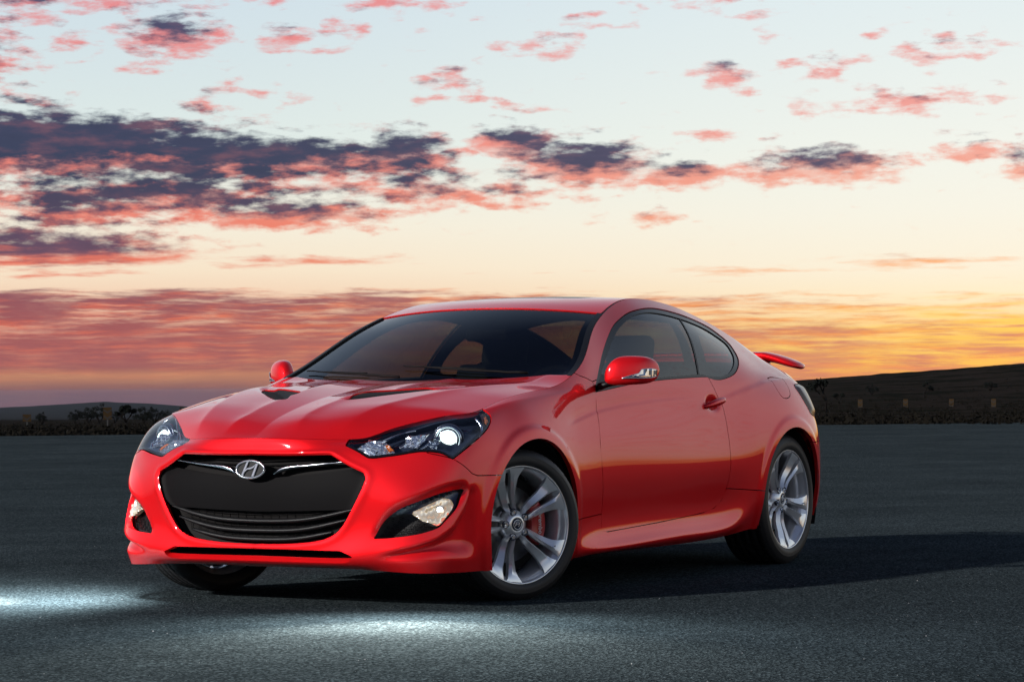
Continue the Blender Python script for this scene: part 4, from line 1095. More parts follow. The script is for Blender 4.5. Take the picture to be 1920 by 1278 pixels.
def make_wheel(loc, sgn, steer, kind, spin):
    w = empty('wheel', loc, car); w.rotation_euler = (0, 0, R(steer) + (0 if sgn > 0 else math.pi))
    ca, sa = math.cos(R(spin)), math.sin(R(spin))
    def sp(V): 
        V = np.asarray(V, float); return np.stack([V[:, 0] * ca + V[:, 2] * sa, V[:, 1], -V[:, 0] * sa + V[:, 2] * ca], 1)
    def flip(F): return F
    mesh_obj('tyre', *TY[kind], M['rubber'], w)
    rim = mesh_obj('rim', *WHEEL['rim'], M['alloy'], w)
    ms = {}
    for k in range(5):
        th = k * 72.0
        for sg in (1, -1):
            V, F = spoke_mesh(sg); a_ = R(th + spin)
            V = np.stack([V[:, 0] * math.cos(a_) + V[:, 2] * math.sin(a_), V[:, 1], -V[:, 0] * math.sin(a_) + V[:, 2] * math.cos(a_)], 1)
            o = mesh_obj('spoke', V, F, M['alloy'], w)
            o.data.polygons.foreach_set('use_smooth', [True] * len(o.data.polygons))
            es = o.modifiers.new('edges', 'EDGE_SPLIT'); es.split_angle = R(24)
        # lug nut in its well
        a_ = R(th + spin); c = np.array([.0572 * math.sin(a_), 0, .0572 * math.cos(a_)])
        V, F = lathe([(0, -.024), (.0065, -.024), (.0095, -.028), (.0098, -.046)], 6); mesh_obj('lug_nut', V + c, F, M['chrome'], w, smooth=False)
        V, F = lathe([(.0098, -.044), (.0135, -.044), (.0145, -.030), (.0165, -.029), (.0175, -.036)], 20); mesh_obj('lug_well', V + c, F, M['lamp_black'], w)
        # closing web at the outer end of the slot
        V = []
        for r, y in ((.236, -.022), (.2535, .001)):
            for q in (-1, 1): V.append((q * .018, y, r))
        V = np.array(V); V = np.stack([V[:, 0] * math.cos(a_) + V[:, 2] * math.sin(a_), V[:, 1], -V[:, 0] * math.sin(a_) + V[:, 2] * math.cos(a_)], 1)
        mesh_obj('slot_web', V, [(0, 2, 3, 1)], M['alloy'], w, smooth=False)
    V, F = WHEEL['hub']; mesh_obj('hub', V, F, M['alloy'], w)
    V, F = WHEEL['cap']; mesh_obj('centre_cap', V, F, M['lamp_black'], w)
    A = np.linspace(0, 2 * np.pi, 33)[:-1]
    V, F = tube(np.stack([.0205 * np.cos(A), 0 * A - .0235, .0205 * np.sin(A)], 1), .0016, 6, closed=True); mesh_obj('cap_ring', V, F, M['chrome'], w)
    letter_h(w, .32, lambda p, q, d: (-p, -.0245 + d, q), M['chrome'])
    mesh_obj('brake_disc', *WHEEL['disc'], M['steel'], w)
    mesh_obj('backing_plate', *WHEEL['back'], M['inner'], w)
    # valve stem
    a_ = R(spin + 36 + 190); c = np.array([.232 * math.sin(a_), -.03, .232 * math.cos(a_)])
    V, F = tube([c, c + np.array([-.012 * math.sin(a_), .022, -.012 * math.cos(a_)]), c + np.array([-.022 * math.sin(a_), .036, -.022 * math.cos(a_)])], .0035, 8); mesh_obj('valve', V, F, M['chrome'], w)
    # caliper with lettering, to the rear of the front disc / front of the rear disc
    ca_ = R(90 if kind == 'f' else -90) * (1 if sgn > 0 else -1) * -1
    Vc = []
    seg = 14
    for i in range(seg + 1):
        t = ca_ + R(-34 + 68 * i / seg); e = 1 - .25 * abs(2 * i / seg - 1) ** 4
        for r, y in ((.105, -.088), (.112, -.068), (.150, -.058), (.182, -.062), (.188, -.08), (.188, -.13), (.105, -.13)):
            r_ = .147 + (r - .147) * e
            Vc.append((r_ * math.sin(t), y, r_ * math.cos(t)))
    Fc = [(i * 7 + j, i * 7 + (j + 1) % 7, (i + 1) * 7 + (j + 1) % 7, (i + 1) * 7 + j) for i in range(seg) for j in range(7)]
    Fc += [tuple(range(7))[::-1], tuple(seg * 7 + j for j in range(7))]
    cal = mesh_obj('brake_caliper', Vc, Fc, M['caliper'], w); bevelled(cal, .003, 2)
    if kind == 'f':
        fc = bpy.data.curves.new('caliper_lettering', 'FONT'); fc.body = 'brembo'; fc.size = .030; fc.align_x = 'CENTER'; fc.align_y = 'CENTER'; fc.extrude = .0006
        fc.materials.append(M['white_text'])
        tmp = bpy.data.objects.new('lettering_tmp', fc); COL.objects.link(tmp)
        bpy.context.view_layer.update()
        lm = bpy.data.meshes.new_from_object(tmp.evaluated_get(bpy.context.evaluated_depsgraph_get()))
        bpy.data.objects.remove(tmp)
        fo_ = bpy.data.objects.new('lettering', lm); COL.objects.link(fo_)
        fo_.parent = cal; t = ca_
        fo_.location = (.150 * math.sin(t), -.0565, .150 * math.cos(t))
        fo_.rotation_euler = (R(90), R(-90) if math.sin(t) > 0 else R(90), R(180))
    return w
make_wheel((0, .868, .3315), 1, -24, 'f', 16)
make_wheel((0, -.868, .3315), -1, -24, 'f', 5)
make_wheel((-2.82, .882, .339), 1, 0, 'r', 36)
make_wheel((-2.82, -.882, .339), -1, 0, 'r', 50)

# wheel housings and underbody
for cx, r in ((AF[0], .395), (AR[0], .385)):
    for sgn in (1, -1):
        A = np.linspace(-.12 * np.pi, 1.12 * np.pi, 28)
        V = []
        for t in A:
            for y in (.885, .45): V.append((cx + r * math.cos(t), sgn * y, .335 + r * math.sin(t)))
        n = len(A); F = [(2 * i, 2 * i + 1, 2 * i + 3, 2 * i + 2) for i in range(n - 1)]
        V += [(cx, sgn * .45, .335)]; F += [(2 * i + 1, 2 * n, 2 * i + 3) for i in range(n - 1)]
        mesh_obj('wheel_housing', V, F, M['inner'], car)
V, F = join([box(.68, -3.6, -.48, .48, .19, .24), box(-.50, -2.30, -.84, .84, .185, .22), box(.66, .42, -.70, .70, .185, .22), box(-3.25, -3.62, -.6, .6, .27, .33),
             box(.60, -3.3, -.44, .44, .24, .60), box(-.46, -2.36, -.80, .80, .2, .44)])
mesh_obj('underbody', V, F, M['inner'], car, smooth=False)

# ------------------------------------------------------------------ mirrors, handles, wipers, wing
for sgn in (1, -1):
    mr = empty('door_mirror', (0, 0, 0), car)
    # shell: sections along its width
    secs = [  # y, x centre, z centre, half depth, half height
        (.885, -.795, .990, .030, .026), (.900, -.800, .998, .048, .045), (.925, -.812, 1.008, .060, .061), (.96, -.832, 1.012, .068, .067), (1.00, -.860, 1.013, .071, .066), (1.035, -.888, 1.012, .068, .062), (1.058, -.912, 1.009, .056, .052), (1.070, -.932, 1.006, .038, .036), (1.075, -.945, 1.004, .014, .014)]
    secs = nat_spline(np.arange(len(secs)), np.array(secs), np.linspace(0, len(secs) - 1, 33))
    V = []; n = 36
    for y, x, z, dx, dz in secs:
        for k in range(n):
            t = 2 * math.pi * k / n; c, s_ = math.cos(t), math.sin(t)
            e = .78
            px = (abs(c) ** e) * (1 if c > 0 else -1); pz = (abs(s_) ** e) * (1 if s_ > 0 else -1)
            px = px if px > 0 else px * .55
            V.append((x + dx * px - .35 * dz * pz * .4, sgn * y, z + dz * pz - (.012 if pz < 0 else 0) * px))
    F = [(i * n + k, (i + 1) * n + k, (i + 1) * n + (k + 1) % n, i * n + (k + 1) % n) for i in range(32) for k in range(n)]
    F += [tuple(range(n)), tuple(32 * n + k for k in range(n))[::-1]]
    if sgn < 0: F = [f[::-1] for f in F]
    sh = mesh_obj('mirror_shell', V, F, M['paint'], mr)
    # turn lamp wrapping the outer end
    Vs = np.array(V[:33 * n]).reshape(33, n, 3)
    Vt = []; Ft = []
    i0 = 13; cnt = 19
    for i in range(i0, i0 + cnt):
        f = (i - i0) / (cnt - 1)
        lo_, hi_ = -.30 - .05 * f, -.30 + .62 * f ** .8
        for j in range(5):
            t = lo_ + (hi_ - lo_) * j / 4
            y, x, z, dx, dz = secs[i]; c, s_ = math.cos(t), math.sin(t); e = .78
            px = abs(c) ** e; pz = (abs(s_) ** e) * (1 if s_ > 0 else -1)
            Vt.append((x + (dx + .003) * px - .35 * dz * pz * .4, sgn * (y + .002 + .003 * f), z + (dz) * pz - (.012 if pz < 0 else 0) * px))
    Ft = [(i * 5 + j, i * 5 + j + 1, (i + 1) * 5 + j + 1, (i + 1) * 5 + j) for i in range(cnt - 1) for j in range(4)]
    if sgn > 0: Ft = [f[::-1] for f in Ft]
    rng = np.random.RandomState(3)
    ml = mesh_obj('mirror_lamp', Vt, Ft, None, mr, smooth=False, mats=[M['chrome'], M['lamp_black'], principled('lamp_blue', (.10, .16, .30), .12, .8)], mi=rng.choice([0, 0, 1, 2, 2], len(Ft)))
    Vt = np.array(Vt).reshape(cnt, 5, 3)
    outl = np.vstack([Vt[:, 0], Vt[::-1, 4]]); V2, F2 = tube(outl, .0017, 6, closed=True); mesh_obj('mirror_lamp_rim', V2, F2, M['chrome'], mr)
    # foot and black corner sail
    V2, F2 = tube(np.array([(-.80, .835, .935), (-.815, .875, .950), (-.83, .915, .955), (-.85, .955, .960)]) * [1, sgn, 1], [.030, .027, .022, .014], 14, flat=.6); mesh_obj('mirror_foot', V2, F2, M['black_plastic'], mr)
    SAIL = [(-.792,.932),(-.93,.950),(-.935,.99),(-.895,1.0)]
    sa_ = side.offs(.004); sa_ = sa_.cut(sdpoly(sa_.xz, SAIL)); panel('mirror_sail', *(sa_.P() if sgn > 0 else mirror(*sa_.P())), M['black_plastic'], mr, .01)
    # door handle
    dob = dL if sgn > 0 else dR
    P = curve([(-1.850, .862, .832), (-1.870, .880, .838), (-1.93, .893, .851), (-2.00, .895, .862), (-2.045, .885, .868), (-2.058, .868, .868)], 24) * [1, sgn, 1]
    rr = .013 * np.sin(np.linspace(.35, 2.8, 24)) + .004
    V2, F2 = tube(P, rr, 12, flat=1.15); h = mesh_obj('door_handle', V2, F2, M['paint'], dob)
    # wiper
def on_glass(x, y, up):
    i = np.argmin((ws.V[:, 0] - x) ** 2 + (ws.V[:, 1] - abs(y)) ** 2); p = ws.V[i] + ws.N[i] * up; return np.array([p[0], p[1] * (1 if y >= 0 else -1), p[2]])
for y0, y1, d0, d1 in ((.60, .06, .10, .135), (-.02, -.56, .075, .115)):
    base = lambda y: -.40 - .19 * (y / .81) ** 2
    P = np.array([on_glass(base(y) - d, y, .013) for y, d in zip(np.linspace(y0, y1, 12), np.linspace(d0 - .05, d1 - .035, 12))])
    V2, F2 = tube(P, np.linspace(.007, .004, 12), 6); wo = mesh_obj('wiper', V2, F2, M['mesh'], car)
    P2 = np.array([on_glass(base(y) - d, y, .008) for y, d in zip(np.linspace((y0 + y1) / 2 + .05, y1 - .12, 10), np.linspace(d0 - .01, d1 - .02, 10))])
    V2, F2 = tube(P2, .0035, 5); mesh_obj('wiper_blade', V2, F2, M['mesh'], wo)
# rear wing
ys = np.concatenate([np.linspace(-.625, -.42, 14), np.linspace(-.38, .38, 18), np.linspace(.42, .625, 14)])
V = []; n = 18
for y in ys:
    f = max(0, (abs(y) - .42) / .205); e = 1 - f ** 4
    zc = 1.098 + .006 * (1 - (y / .42) ** 2 if abs(y) < .42 else 0) - .058 * f ** 1.3; ch = .095 * (.30 + .70 * e ** .5) if f < 1 else .012; th = .027 * (.50 + .50 * e) if f < 1 else .004
    xc = -3.60 - .02 * f
    for k in range(n):
        t = 2 * math.pi * k / n; V.append((xc + ch * math.cos(t), y, zc + th * math.sin(t) - .010 * math.cos(t) * (1 - f) * -1))
F = [(i * n + k, i * n + (k + 1) % n, (i + 1) * n + (k + 1) % n, (i + 1) * n + k) for i in range(len(ys) - 1) for k in range(n)]
F += [tuple(range(n))[::-1], tuple((len(ys) - 1) * n + k for k in range(n))]
wing = mesh_obj('rear_wing', V, F, M['paint'], car)
for sgn in (1, -1):
    V, F = box(-3.64, -3.52, sgn * .40 - .022, sgn * .40 + .022, 1.0, 1.092); bevelled(mesh_obj('wing_post', V, F, M['paint'], wing, smooth=True), .012, 3)

# ------------------------------------------------------------------ cabin
def cushion(name, x0, x1, y0, y1, z0, z1, lean=0.0, mat=None, parent=None, bev=.04):
    V, F = box(0, x1 - x0, y0, y1, 0, z1 - z0)
    o = mesh_obj(name, V, F, mat or M['seat'], parent); o.location = (x0, 0, z0); o.rotation_euler = (0, R(lean), 0)
    return bevelled(o, bev, 4)
for sgn in (1, -1):
    st = empty('front_seat', (0, 0, 0), car); y = .37 * sgn
    cushion('cushion', -1.75, -1.25, y - .25, y + .25, .38, .54, 0, parent=st)
    cushion('backrest', -1.86, -1.73, y - .25, y + .25, .50, 1.06, -20, parent=st)
    cushion('headrest', -2.04, -1.95, y - .13, y + .13, 1.03, 1.19, -14, parent=st)
bs = empty('rear_seat', (0, 0, 0), car)
cushion('cushion', -2.55, -2.15, -.55, .55, .42, .58, 0, parent=bs); cushion('backrest', -2.75, -2.62, -.58, .58, .55, .98, -22, parent=bs)
for sgn in (1, -1): cushion('headrest', -2.90, -2.82, sgn * .36 - .12, sgn * .36 + .12, .96, 1.05, -10, parent=bs)
db = empty('dashboard', (0, 0, 0), car)
cushion('dash_top', -1.02, -.44, -.76, .76, .60, .915, 0, M['interior'], db, .06)
cushion('binnacle', -1.05, -.86, .20, .54, .88, .965, 0, M['interior'], db, .04)
A = np.linspace(0, 2 * np.pi, 41)[:-1]
V, F = tube(np.stack([-1.18 - .07 * np.sin(A), .37 + .185 * np.cos(A), .86 + .170 * np.sin(A)], 1), .015, 10, closed=True)
sw = mesh_obj('steering_wheel', V, F, M['interior'], db)
V, F = join([box(-1.19, -1.15, .30, .44, .80, .90), box(-1.18, -1.17, .20, .54, .845, .875), box(-1.16, -.95, .34, .40, .82, .88)]); mesh_obj('steering_hub', V, F, M['interior'], sw, smooth=False)
cushion('rear_view_mirror', -1.20, -1.17, -.11, .13, 1.165, 1.225, 0, M['interior'], wso, .015)
cushion('parcel_shelf', -3.10, -2.75, -.62, .62, .90, .98, 0, M['interior'], car, .02)
for sgn in (1, -1):
    V, F = box(-2.95, -.50, sgn * .74 - .03, sgn * .74 + .03, .30, .925); bevelled(mesh_obj('door_lining', V, F, M['interior'], car, smooth=False), .02, 2)
V, F = box(-3.2, -.45, -.72, .72, .30, .34); mesh_obj('cabin_floor', V, F, M['interior'], car, smooth=False)
V, F = box(-.44, -.40, -.74, .74, .30, .90); mesh_obj('bulkhead', V, F, M['inner'], car, smooth=False)
# ------------------------------------------------------------------ ground, terrain
FH = np.array([math.cos(YAW), math.sin(YAW)]); RH = np.array([math.sin(YAW), -math.cos(YAW)])
def polar(a_deg, r):
    a = R(a_deg) if np.isscalar(a_deg) else np.radians(a_deg)
    return CAM[0] + r * (FH[0] * np.cos(a) + RH[0] * np.sin(a)), CAM[1] + r * (FH[1] * np.cos(a) + RH[1] * np.sin(a))
def az(px): return math.degrees(math.atan((px - 960) / FPX))
def ridge_el(a):
    return np.interp(a, [-180, -60, -10.6, -9.4, -8.4, -7.4, -6.0, -3, 3, 5.96, 10.5, 16, 30, 60, 180], [-.35, -.3, -.33, -.27, -.215, -.26, -.38, -.42, -.1, .14, .45, .62, .5, .1, -.35])
def terrain_z(a, r):
    a = np.asarray(a, float); r = np.asarray(r, float)
    left = np.interp(r, [0, 58, 150, 300, 500, 900, 2500, 5000, 6800, 9000, 40000], [-2.5, -.95, -.78, -.68, -.61, -.58, -.60, -.50, 9, -.5, -.30])
    rid = ridge_el(a)
    left = np.where(r > 4200, np.interp(r, [4200, 6800, 9000, 40000], [0, 1, 1, 1]) * (rid + .55) - .55, left)
    left = np.where(r > 6800, rid - (r - 6800) / 6800 * .12, left)
    right = np.where(r < 470, np.interp(r, [0, 66, 180, 300, 470], [-2.5, -.84, -.50, -.26, 9]), rid - (r - 470) / 900 * .25)
    f = np.clip((r - 300) / 170, 0, 1)
    right = np.where((r >= 300) & (r < 470), -.26 * (1 - f) + rid * f, right)
    w = sstep(-1.5, 4.5, a) * sstep(160, 60, a)
    el = left * (1 - w) + right * w
    z = CAM[2] + r * np.tan(np.radians(el))
    near = np.clip((r - 45) / 20, 0, 1)
    return np.where(r < 66, np.minimum(z, 0) * near - .06 * (1 - near) - .02, z)
def build_ground():
    # asphalt apron
    P1, P2 = np.array([-34.65, -31.5]), np.array([-55.99, -16.53]); d = (P2 - P1) / np.linalg.norm(P2 - P1); n = np.array([d[1], -d[0]])
    if n @ (CAM[:2] - P1) < 0: n = -n
    A_, B_ = P1 - d * 160, P1 + d * 200
    V = []; F = []; nx, ny = 60, 50
    rng = np.random.RandomState(5)
    for j in range(ny + 1):
        for i in range(nx + 1):
            p = A_ + (B_ - A_) * i / nx + n * (140 * (j / ny) ** 1.3)
            if j == 0: p = p + n * rng.uniform(-.5, .5)
            V.append((p[0], p[1], 0))
    F = np.array([(j * (nx + 1) + i, j * (nx + 1) + i + 1, (j + 1) * (nx + 1) + i + 1, (j + 1) * (nx + 1) + i) for j in range(ny) for i in range(nx)])
    V = np.array(V); fn = np.cross(V[F[0, 1]] - V[F[0, 0]], V[F[0, 2]] - V[F[0, 0]])
    if fn[2] < 0: F = F[:, ::-1]
    m, s = new_mat('asphalt')
    tc = s.n('ShaderNodeTexCoord').outputs['Object']
    fine = s.noise(tc, 95.0, 3, .75); mid = s.noise(tc, 26.0, 4, .7); big = s.noise(tc, .35, 4, .6)
    vo = s.n('ShaderNodeTexVoronoi', feature='F1'); s.put(vo.inputs['Vector'], tc); s.put(vo.inputs['Scale'], 110.0)
    stone = s.n('ShaderNodeSeparateColor'); s.t.links.new(vo.outputs['Color'], stone.inputs[0])
    agg = s.m('POWER', stone.outputs[0], 2.2)
    # long paving passes, seen as faint bands in the distance
    dd = s.v('DOT_PRODUCT', tc, (float(n[0]), float(n[1]), 0), out=1)
    al = s.v('DOT_PRODUCT', tc, (float(d[0]), float(d[1]), 0), out=1)
    bands = s.noise(s.xyz(s.m('MULTIPLY', dd, .55), s.m('MULTIPLY', al, .02), 0), 1.0, 3, .6)
    v = s.m('ADD', s.m('MULTIPLY', fine, .35), s.m('ADD', s.m('MULTIPLY', mid, .25), s.m('MULTIPLY', agg, .75)))
    stain = s.noise(s.v('MULTIPLY', tc, (1.0, 1.0, 1.0)), 1.4, 6, .65)
    v = s.m('MULTIPLY', v, s.m('ADD', .42, s.m('ADD', s.m('MULTIPLY', big, .55), s.m('MULTIPLY', stain, .42))))
    v = s.m('MULTIPLY', v, s.m('ADD', .70, s.m('MULTIPLY', bands, .55)))
    col = s.mix(s.m('POWER', v, 1.35), (.003, .0042, .0050), (.088, .114, .124))
    p = s.n('ShaderNodeBsdfPrincipled'); o = s.n('ShaderNodeOutputMaterial'); s.t.links.new(p.outputs[0], o.inputs[0])
    s.put(p.inputs['Base Color'], col); p.inputs['Roughness'].default_value = .95; p.inputs['Specular IOR Level'].default_value = 0
    b = s.n('ShaderNodeBump'); b.inputs['Strength'].default_value = .9; b.inputs['Distance'].default_value = .004
    s.put(b.inputs['Height'], s.m('ADD', s.m('MULTIPLY', fine, .5), s.m('ADD', vo.outputs['Distance'], s.m('MULTIPLY', mid, .5)))); s.t.links.new(b.outputs[0], p.inputs['Normal'])
    g = mesh_obj('asphalt', V, F, m, smooth=False); tag(g, 'dark grey coarse asphalt lot under the car', kind='structure')
    # desert terrain all round, out to the horizon
    aa = np.concatenate([np.linspace(-180, -13, 60)[:-1], np.linspace(-13, 13, 260), np.linspace(13, 180, 60)[1:]])
    rr = np.concatenate([[.5, 20, 45], np.geomspace(56, 520, 90), np.geomspace(540, 12000, 90)])
    AA, RR = np.meshgrid(aa, rr)
    X, Y = polar(AA, RR); Z = terrain_z(AA, RR)
    rng = np.random.RandomState(2)
    bump_ = rng.normal(0, 1, RR.shape); 
    for _ in range(1): bump_[:, 1:-1] = (bump_[:, :-2] + 2 * bump_[:, 1:-1] + bump_[:, 2:]) / 4
    Z = Z + bump_ * np.where(RR < 60, 0, np.minimum(RR, 4000) * .00013)
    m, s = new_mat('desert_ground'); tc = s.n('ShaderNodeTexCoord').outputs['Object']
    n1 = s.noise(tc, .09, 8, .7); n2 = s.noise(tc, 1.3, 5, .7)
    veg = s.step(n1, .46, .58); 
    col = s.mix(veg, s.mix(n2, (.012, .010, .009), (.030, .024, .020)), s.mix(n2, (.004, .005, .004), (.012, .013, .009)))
    geo = s.n('ShaderNodeNewGeometry').outputs['Position']
    p = s.n('ShaderNodeBsdfPrincipled'); o = s.n('ShaderNodeOutputMaterial'); s.t.links.new(p.outputs[0], o.inputs[0])
    s.put(p.inputs['Base Color'], col); p.inputs['Roughness'].default_value = 1; p.inputs['Specular IOR Level'].default_value = 0
    V = np.stack([X, Y, Z], -1).reshape(-1, 3); na = len(aa)
    i = np.arange(len(rr) * na).reshape(len(rr), na)
    F = np.stack([i[:-1, :-1].ravel(), i[:-1, 1:].ravel(), i[1:, 1:].ravel(), i[1:, :-1].ravel()], 1)
    fn = np.cross(V[F[500, 1]] - V[F[500, 0]], V[F[500, 2]] - V[F[500, 0]])
    if fn[2] < 0: F = F[:, ::-1]
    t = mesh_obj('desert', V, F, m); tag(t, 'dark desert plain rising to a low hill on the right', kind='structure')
build_ground()

# loose grit on the asphalt, too small and too many to count
rng = np.random.RandomState(21); V = []; F = []
for k in range(1100):
    x, y = polar(rng.uniform(-12, 12), rng.uniform(6.5, 17)); r = rng.uniform(.0010, .0024) * (1 + (rng.uniform() < .04) * 1.2); o = len(V)
    a = rng.uniform(0, 6.28); x, y = float(x), float(y)
    V += [(x + r * math.cos(a + q * 2.09), y + r * math.sin(a + q * 2.09), .0002) for q in range(3)] + [(x, y, r * rng.uniform(.7, 1.3))]
    F += [(o, o + 1, o + 3), (o + 1, o + 2, o + 3), (o + 2, o, o + 3)]
gr_ = mesh_obj('loose_grit', V, F, principled('grit', (.20, .21, .22), .8), smooth=False); tag(gr_, 'tiny pale stones scattered loosely over the dark asphalt', kind='stuff')

# ------------------------------------------------------------------ vegetation
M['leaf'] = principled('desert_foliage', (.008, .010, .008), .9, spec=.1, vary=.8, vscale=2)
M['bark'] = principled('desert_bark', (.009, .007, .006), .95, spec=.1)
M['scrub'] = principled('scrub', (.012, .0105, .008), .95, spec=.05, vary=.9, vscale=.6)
def blades(centres, radius, n, size, rng, squash=.8):
    V = []; F = []
    for c, r in zip(centres, radius):
        for _ in range(n):
            d = rng.normal(0, 1, 3); d /= np.linalg.norm(d); p = c + d * r * rng.uniform(.35, 1.0) ** .6 * [1, 1, squash]
            a = rng.normal(0, 1, 3); a /= np.linalg.norm(a); b = np.cross(a, d); b /= np.linalg.norm(b) + 1e-9
            s = size * rng.uniform(.6, 1.4); o = len(V)
            V += [p - a * s * .5, p + b * s * .28, p + a * s * .5, p - b * s * .28]; F.append((o, o + 1, o + 2, o + 3))
    return V, F
def tree(a, r, h, wd, seed, label, cat='tree', kind='bushy', group=None):
    rng = np.random.RandomState(seed); x, y = polar(a, r); z = float(terrain_z(a, r))
    o = empty('joshua_tree' if kind == 'joshua' else 'desert_tree', (float(x), float(y), z - .05)); tag(o, label, cat, group)
    if kind == 'joshua':
        tips = []; segs = []
        def grow(p, d, L, w, lv):
            q = p + d * L; segs.append(tube(np.array([p, (p + q) / 2 + rng.normal(0, .04, 3) * L, q]), [w, w * .85, w * .7], 6))
            if lv == 0: tips.append(q); return
            for _ in range(rng.randint(2, 4)):
                dd = d + rng.normal(0, .55, 3); dd[2] = abs(dd[2]) * .7 + .45; dd /= np.linalg.norm(dd); grow(q, dd, L * rng.uniform(.6, .85), w * .72, lv - 1)
        grow(np.zeros(3), np.array([.05, .05, 1.]), h * .36, h * .045, 3)
        V, F = join(segs); mesh_obj('trunk', V, F, M['bark'], o)
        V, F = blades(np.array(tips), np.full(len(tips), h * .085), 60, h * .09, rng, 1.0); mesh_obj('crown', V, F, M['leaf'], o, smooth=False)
        return o
    segs = []; cs = []; rs = []
    for k in range(5):
        e = np.array([rng.uniform(-.4, .4) * wd, rng.uniform(-.4, .4) * wd, h * rng.uniform(.5, .8)])
        segs.append(tube(np.array([[0, 0, 0], e * .45 + rng.normal(0, .08, 3), e]), [h * .035, h * .022, h * .008], 6))
    V, F = join(segs); mesh_obj('trunk', V, F, M['bark'], o)
    for k in range(26):
        t = rng.uniform(0, 2 * math.pi); q = rng.uniform(0, 1) ** .5
        cs.append(np.array([math.cos(t) * q * wd * .5, math.sin(t) * q * wd * .5, h * rng.uniform(.28, .95 - .35 * q)])); rs.append(rng.uniform(.08, .17) * h)
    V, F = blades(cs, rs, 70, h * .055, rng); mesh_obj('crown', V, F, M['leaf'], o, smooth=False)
    return o
G1 = 'small trees beyond the lot at the left'
for k, (px, r, h, w, kd, lb) in enumerate([
    (141, 330, 1.9, 1.6, 'bushy', 'small lone dark bush-like tree between the two road signs at the far left'),
    (165, 360, 2.6, 2.6, 'bushy', 'dark round desert tree at the left end of the clump behind the chevron sign'),
    (187, 380, 3.0, 3.0, 'bushy', 'tallest dark desert tree, just left of the yellow chevron sign'),
    (214, 370, 2.1, 2.6, 'bushy', 'low dark desert tree just right of the yellow chevron sign'),
    (268, 350, 2.5, 2.2, 'bushy', 'dark desert tree above the car\'s right headlight, leftmost of three'),
    (289, 340, 2.4, 2.4, 'bushy', 'dark desert tree above the car\'s right headlight, middle of three'),
    (312, 345, 2.0, 2.6, 'bushy', 'dark desert tree nearest the red hood edge, partly behind the car'),
    (236, 130, 1.25, .8, 'joshua', 'dark joshua tree standing left of the car\'s right headlight'),
    (77, 300, 1.6, 1.2, 'bushy', 'thin dark bush right of the leftmost road sign'),
    (1548, 170, 2.2, 1.6, 'joshua', 'dark spiky joshua tree on the slope right beside the car\'s tail'),
    (1573, 200, 1.3, 1.0, 'joshua', 'small joshua tree just right of the big one by the car\'s tail'),
    (1732, 300, 1.8, 1.4, 'joshua', 'joshua tree high on the dark right hillside, above the third chevron sign'),
    (1634, 330, 1.5, 1.5, 'bushy', 'lone bush halfway up the right hillside, above the first chevron sign'),
    (1856, 340, 1.6, 1.6, 'bushy', 'faint bush on the hillside near the right edge of the view')]):
    tree(az(px), r, h, w, 30 + k, lb, 'tree', kd, G1 if px < 400 else 'sparse trees on the right hillside')
# low scrub that no one could count
rng = np.random.RandomState(11); V = []; F = []
cs, rs = [], []
for k in range(2600):
    a = rng.uniform(-11.5, 11.5); r = 60 * (420 / 60) ** (rng.uniform(0, 1) ** 1.5)
    if r < 66 + 4 * sstep(-2, 8, a): r += 8
    x, y = polar(a, r); z = float(terrain_z(a, r)); h = rng.uniform(.08, .24) * (1 + (r / 260))
    cs.append(np.array([x, y, z + h * .35])); rs.append(h)
V, F = blades(cs, rs, 26, .11, rng, .7)
V = np.array(V)
sc = mesh_obj('desert_scrub', V, F, M['scrub'], smooth=False); tag(sc, 'low dry scrub covering the desert ground behind the lot', kind='stuff')

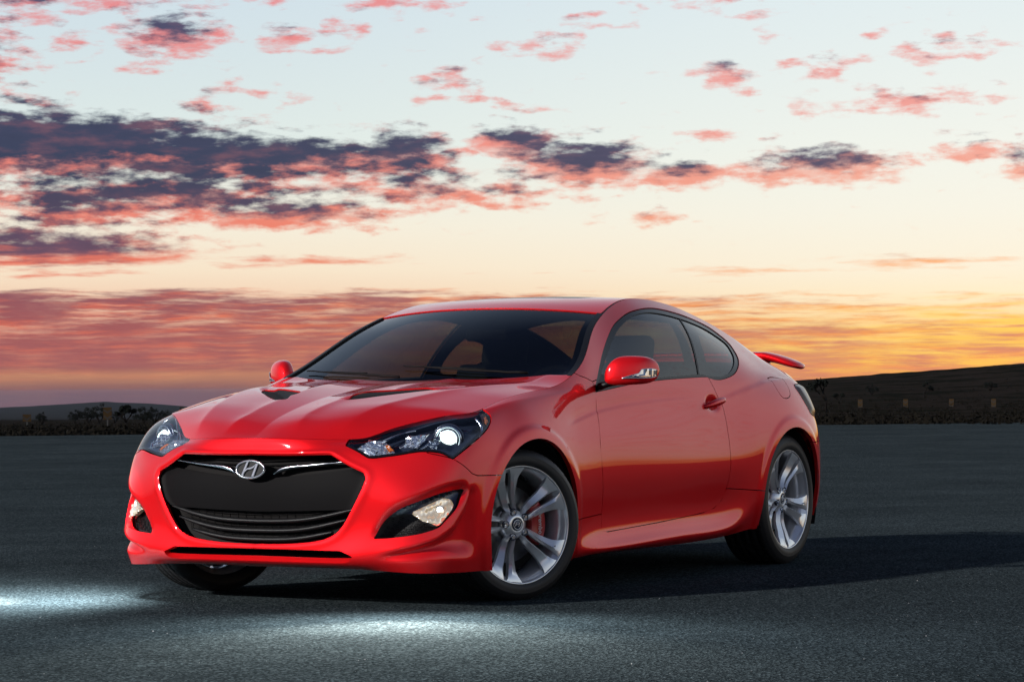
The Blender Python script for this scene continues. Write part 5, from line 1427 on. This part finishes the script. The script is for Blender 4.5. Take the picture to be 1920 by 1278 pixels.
# ------------------------------------------------------------------ road signs
M['sign_yellow'] = principled('sign_yellow', (.040, .020, .003), .7, spec=.2, vary=.5, vscale=4)
M['sign_black'] = principled('sign_black', (.008, .008, .008), .7)
M['post'] = principled('sign_post', (.03, .03, .03), .7)
def chevron_sign(px, r, w, h, top_el, label, cat='road sign', group=None, marks=2, face=True):
    a = az(px); x, y = polar(a, r); z0 = float(terrain_z(a, r)); zt = CAM[2] + r * math.tan(R(top_el))
    o = empty('chevron_sign' if face else 'road_sign', (float(x), float(y), z0)); o.rotation_euler = (0, 0, math.atan2(CAM[1] - y, CAM[0] - x)); tag(o, label, cat, group)
    t = zt - z0
    V, F = box(-.012, .0, -w / 2, w / 2, t - h, t); mesh_obj('sign_panel', V, F, M['sign_yellow'] if face else M['sign_black'], o, smooth=False)
    V, F = box(-.07, -.016, -.03, .03, -.1, t - .02); mesh_obj('post', V, F, M['post'], o, smooth=False)
    if face:
        for k in range(marks):
            zc = t - h * (.5 + k) / marks - h * .08; hh = h / marks
            P = [(-w * .46, zc + hh * .38), (0, zc - hh * .02), (w * .46, zc + hh * .38), (w * .46, zc + hh * .10), (0, zc - hh * .34), (-w * .46, zc + hh * .10)]
            V, F = extrude_poly(P, .006, lambda p, q, d: (.001 + d, p, q)); mesh_obj('chevron', V, F, M['sign_black'], o, smooth=False)
E_ = lambda y: (728 - y) / 90.6
chevron_sign(201, 120, .36, .52, E_(758), 'yellow chevron road sign among the dark trees at the far left', marks=2)
chevron_sign(50, 135, .40, .34, E_(770), 'small dark yellow road sign, leftmost in the picture', marks=1)
chevron_sign(344, 90, .27, .28, E_(758), 'dark blank road sign showing just above the hood edge', face=False)
GS = 'row of chevron signs on the right hillside'
for px, lb in ((1612, 'chevron sign nearest the car\'s tail, first in the row on the hillside'), (1697, 'second chevron sign from the car, below the lone hillside bush'), (1783, 'third chevron sign from the car, on the dark slope'), (1862, 'chevron sign farthest from the car, near the right edge')):
    chevron_sign(px, 215, .36, .68, E_(752), lb, group=GS, marks=2)
# ------------------------------------------------------------------ air: pale haze over the plain
m, s = new_mat('haze_air'); pv = s.n('ShaderNodeVolumePrincipled'); s.put(pv.inputs['Color'], (.42, .52, .66)); pv.inputs['Density'].default_value = 2.2e-5; pv.inputs['Anisotropy'].default_value = .2
o = s.n('ShaderNodeOutputMaterial'); s.t.links.new(pv.outputs[0], o.inputs[1])
V, F = box(-13500, 13500, -13500, 13500, -280, 7.5); V[:, 0] += CAM[0]; V[:, 1] += CAM[1]
hz_ = mesh_obj('haze', V, F, m, smooth=False); tag(hz_, 'thin pale haze over the far plain', kind='stuff')
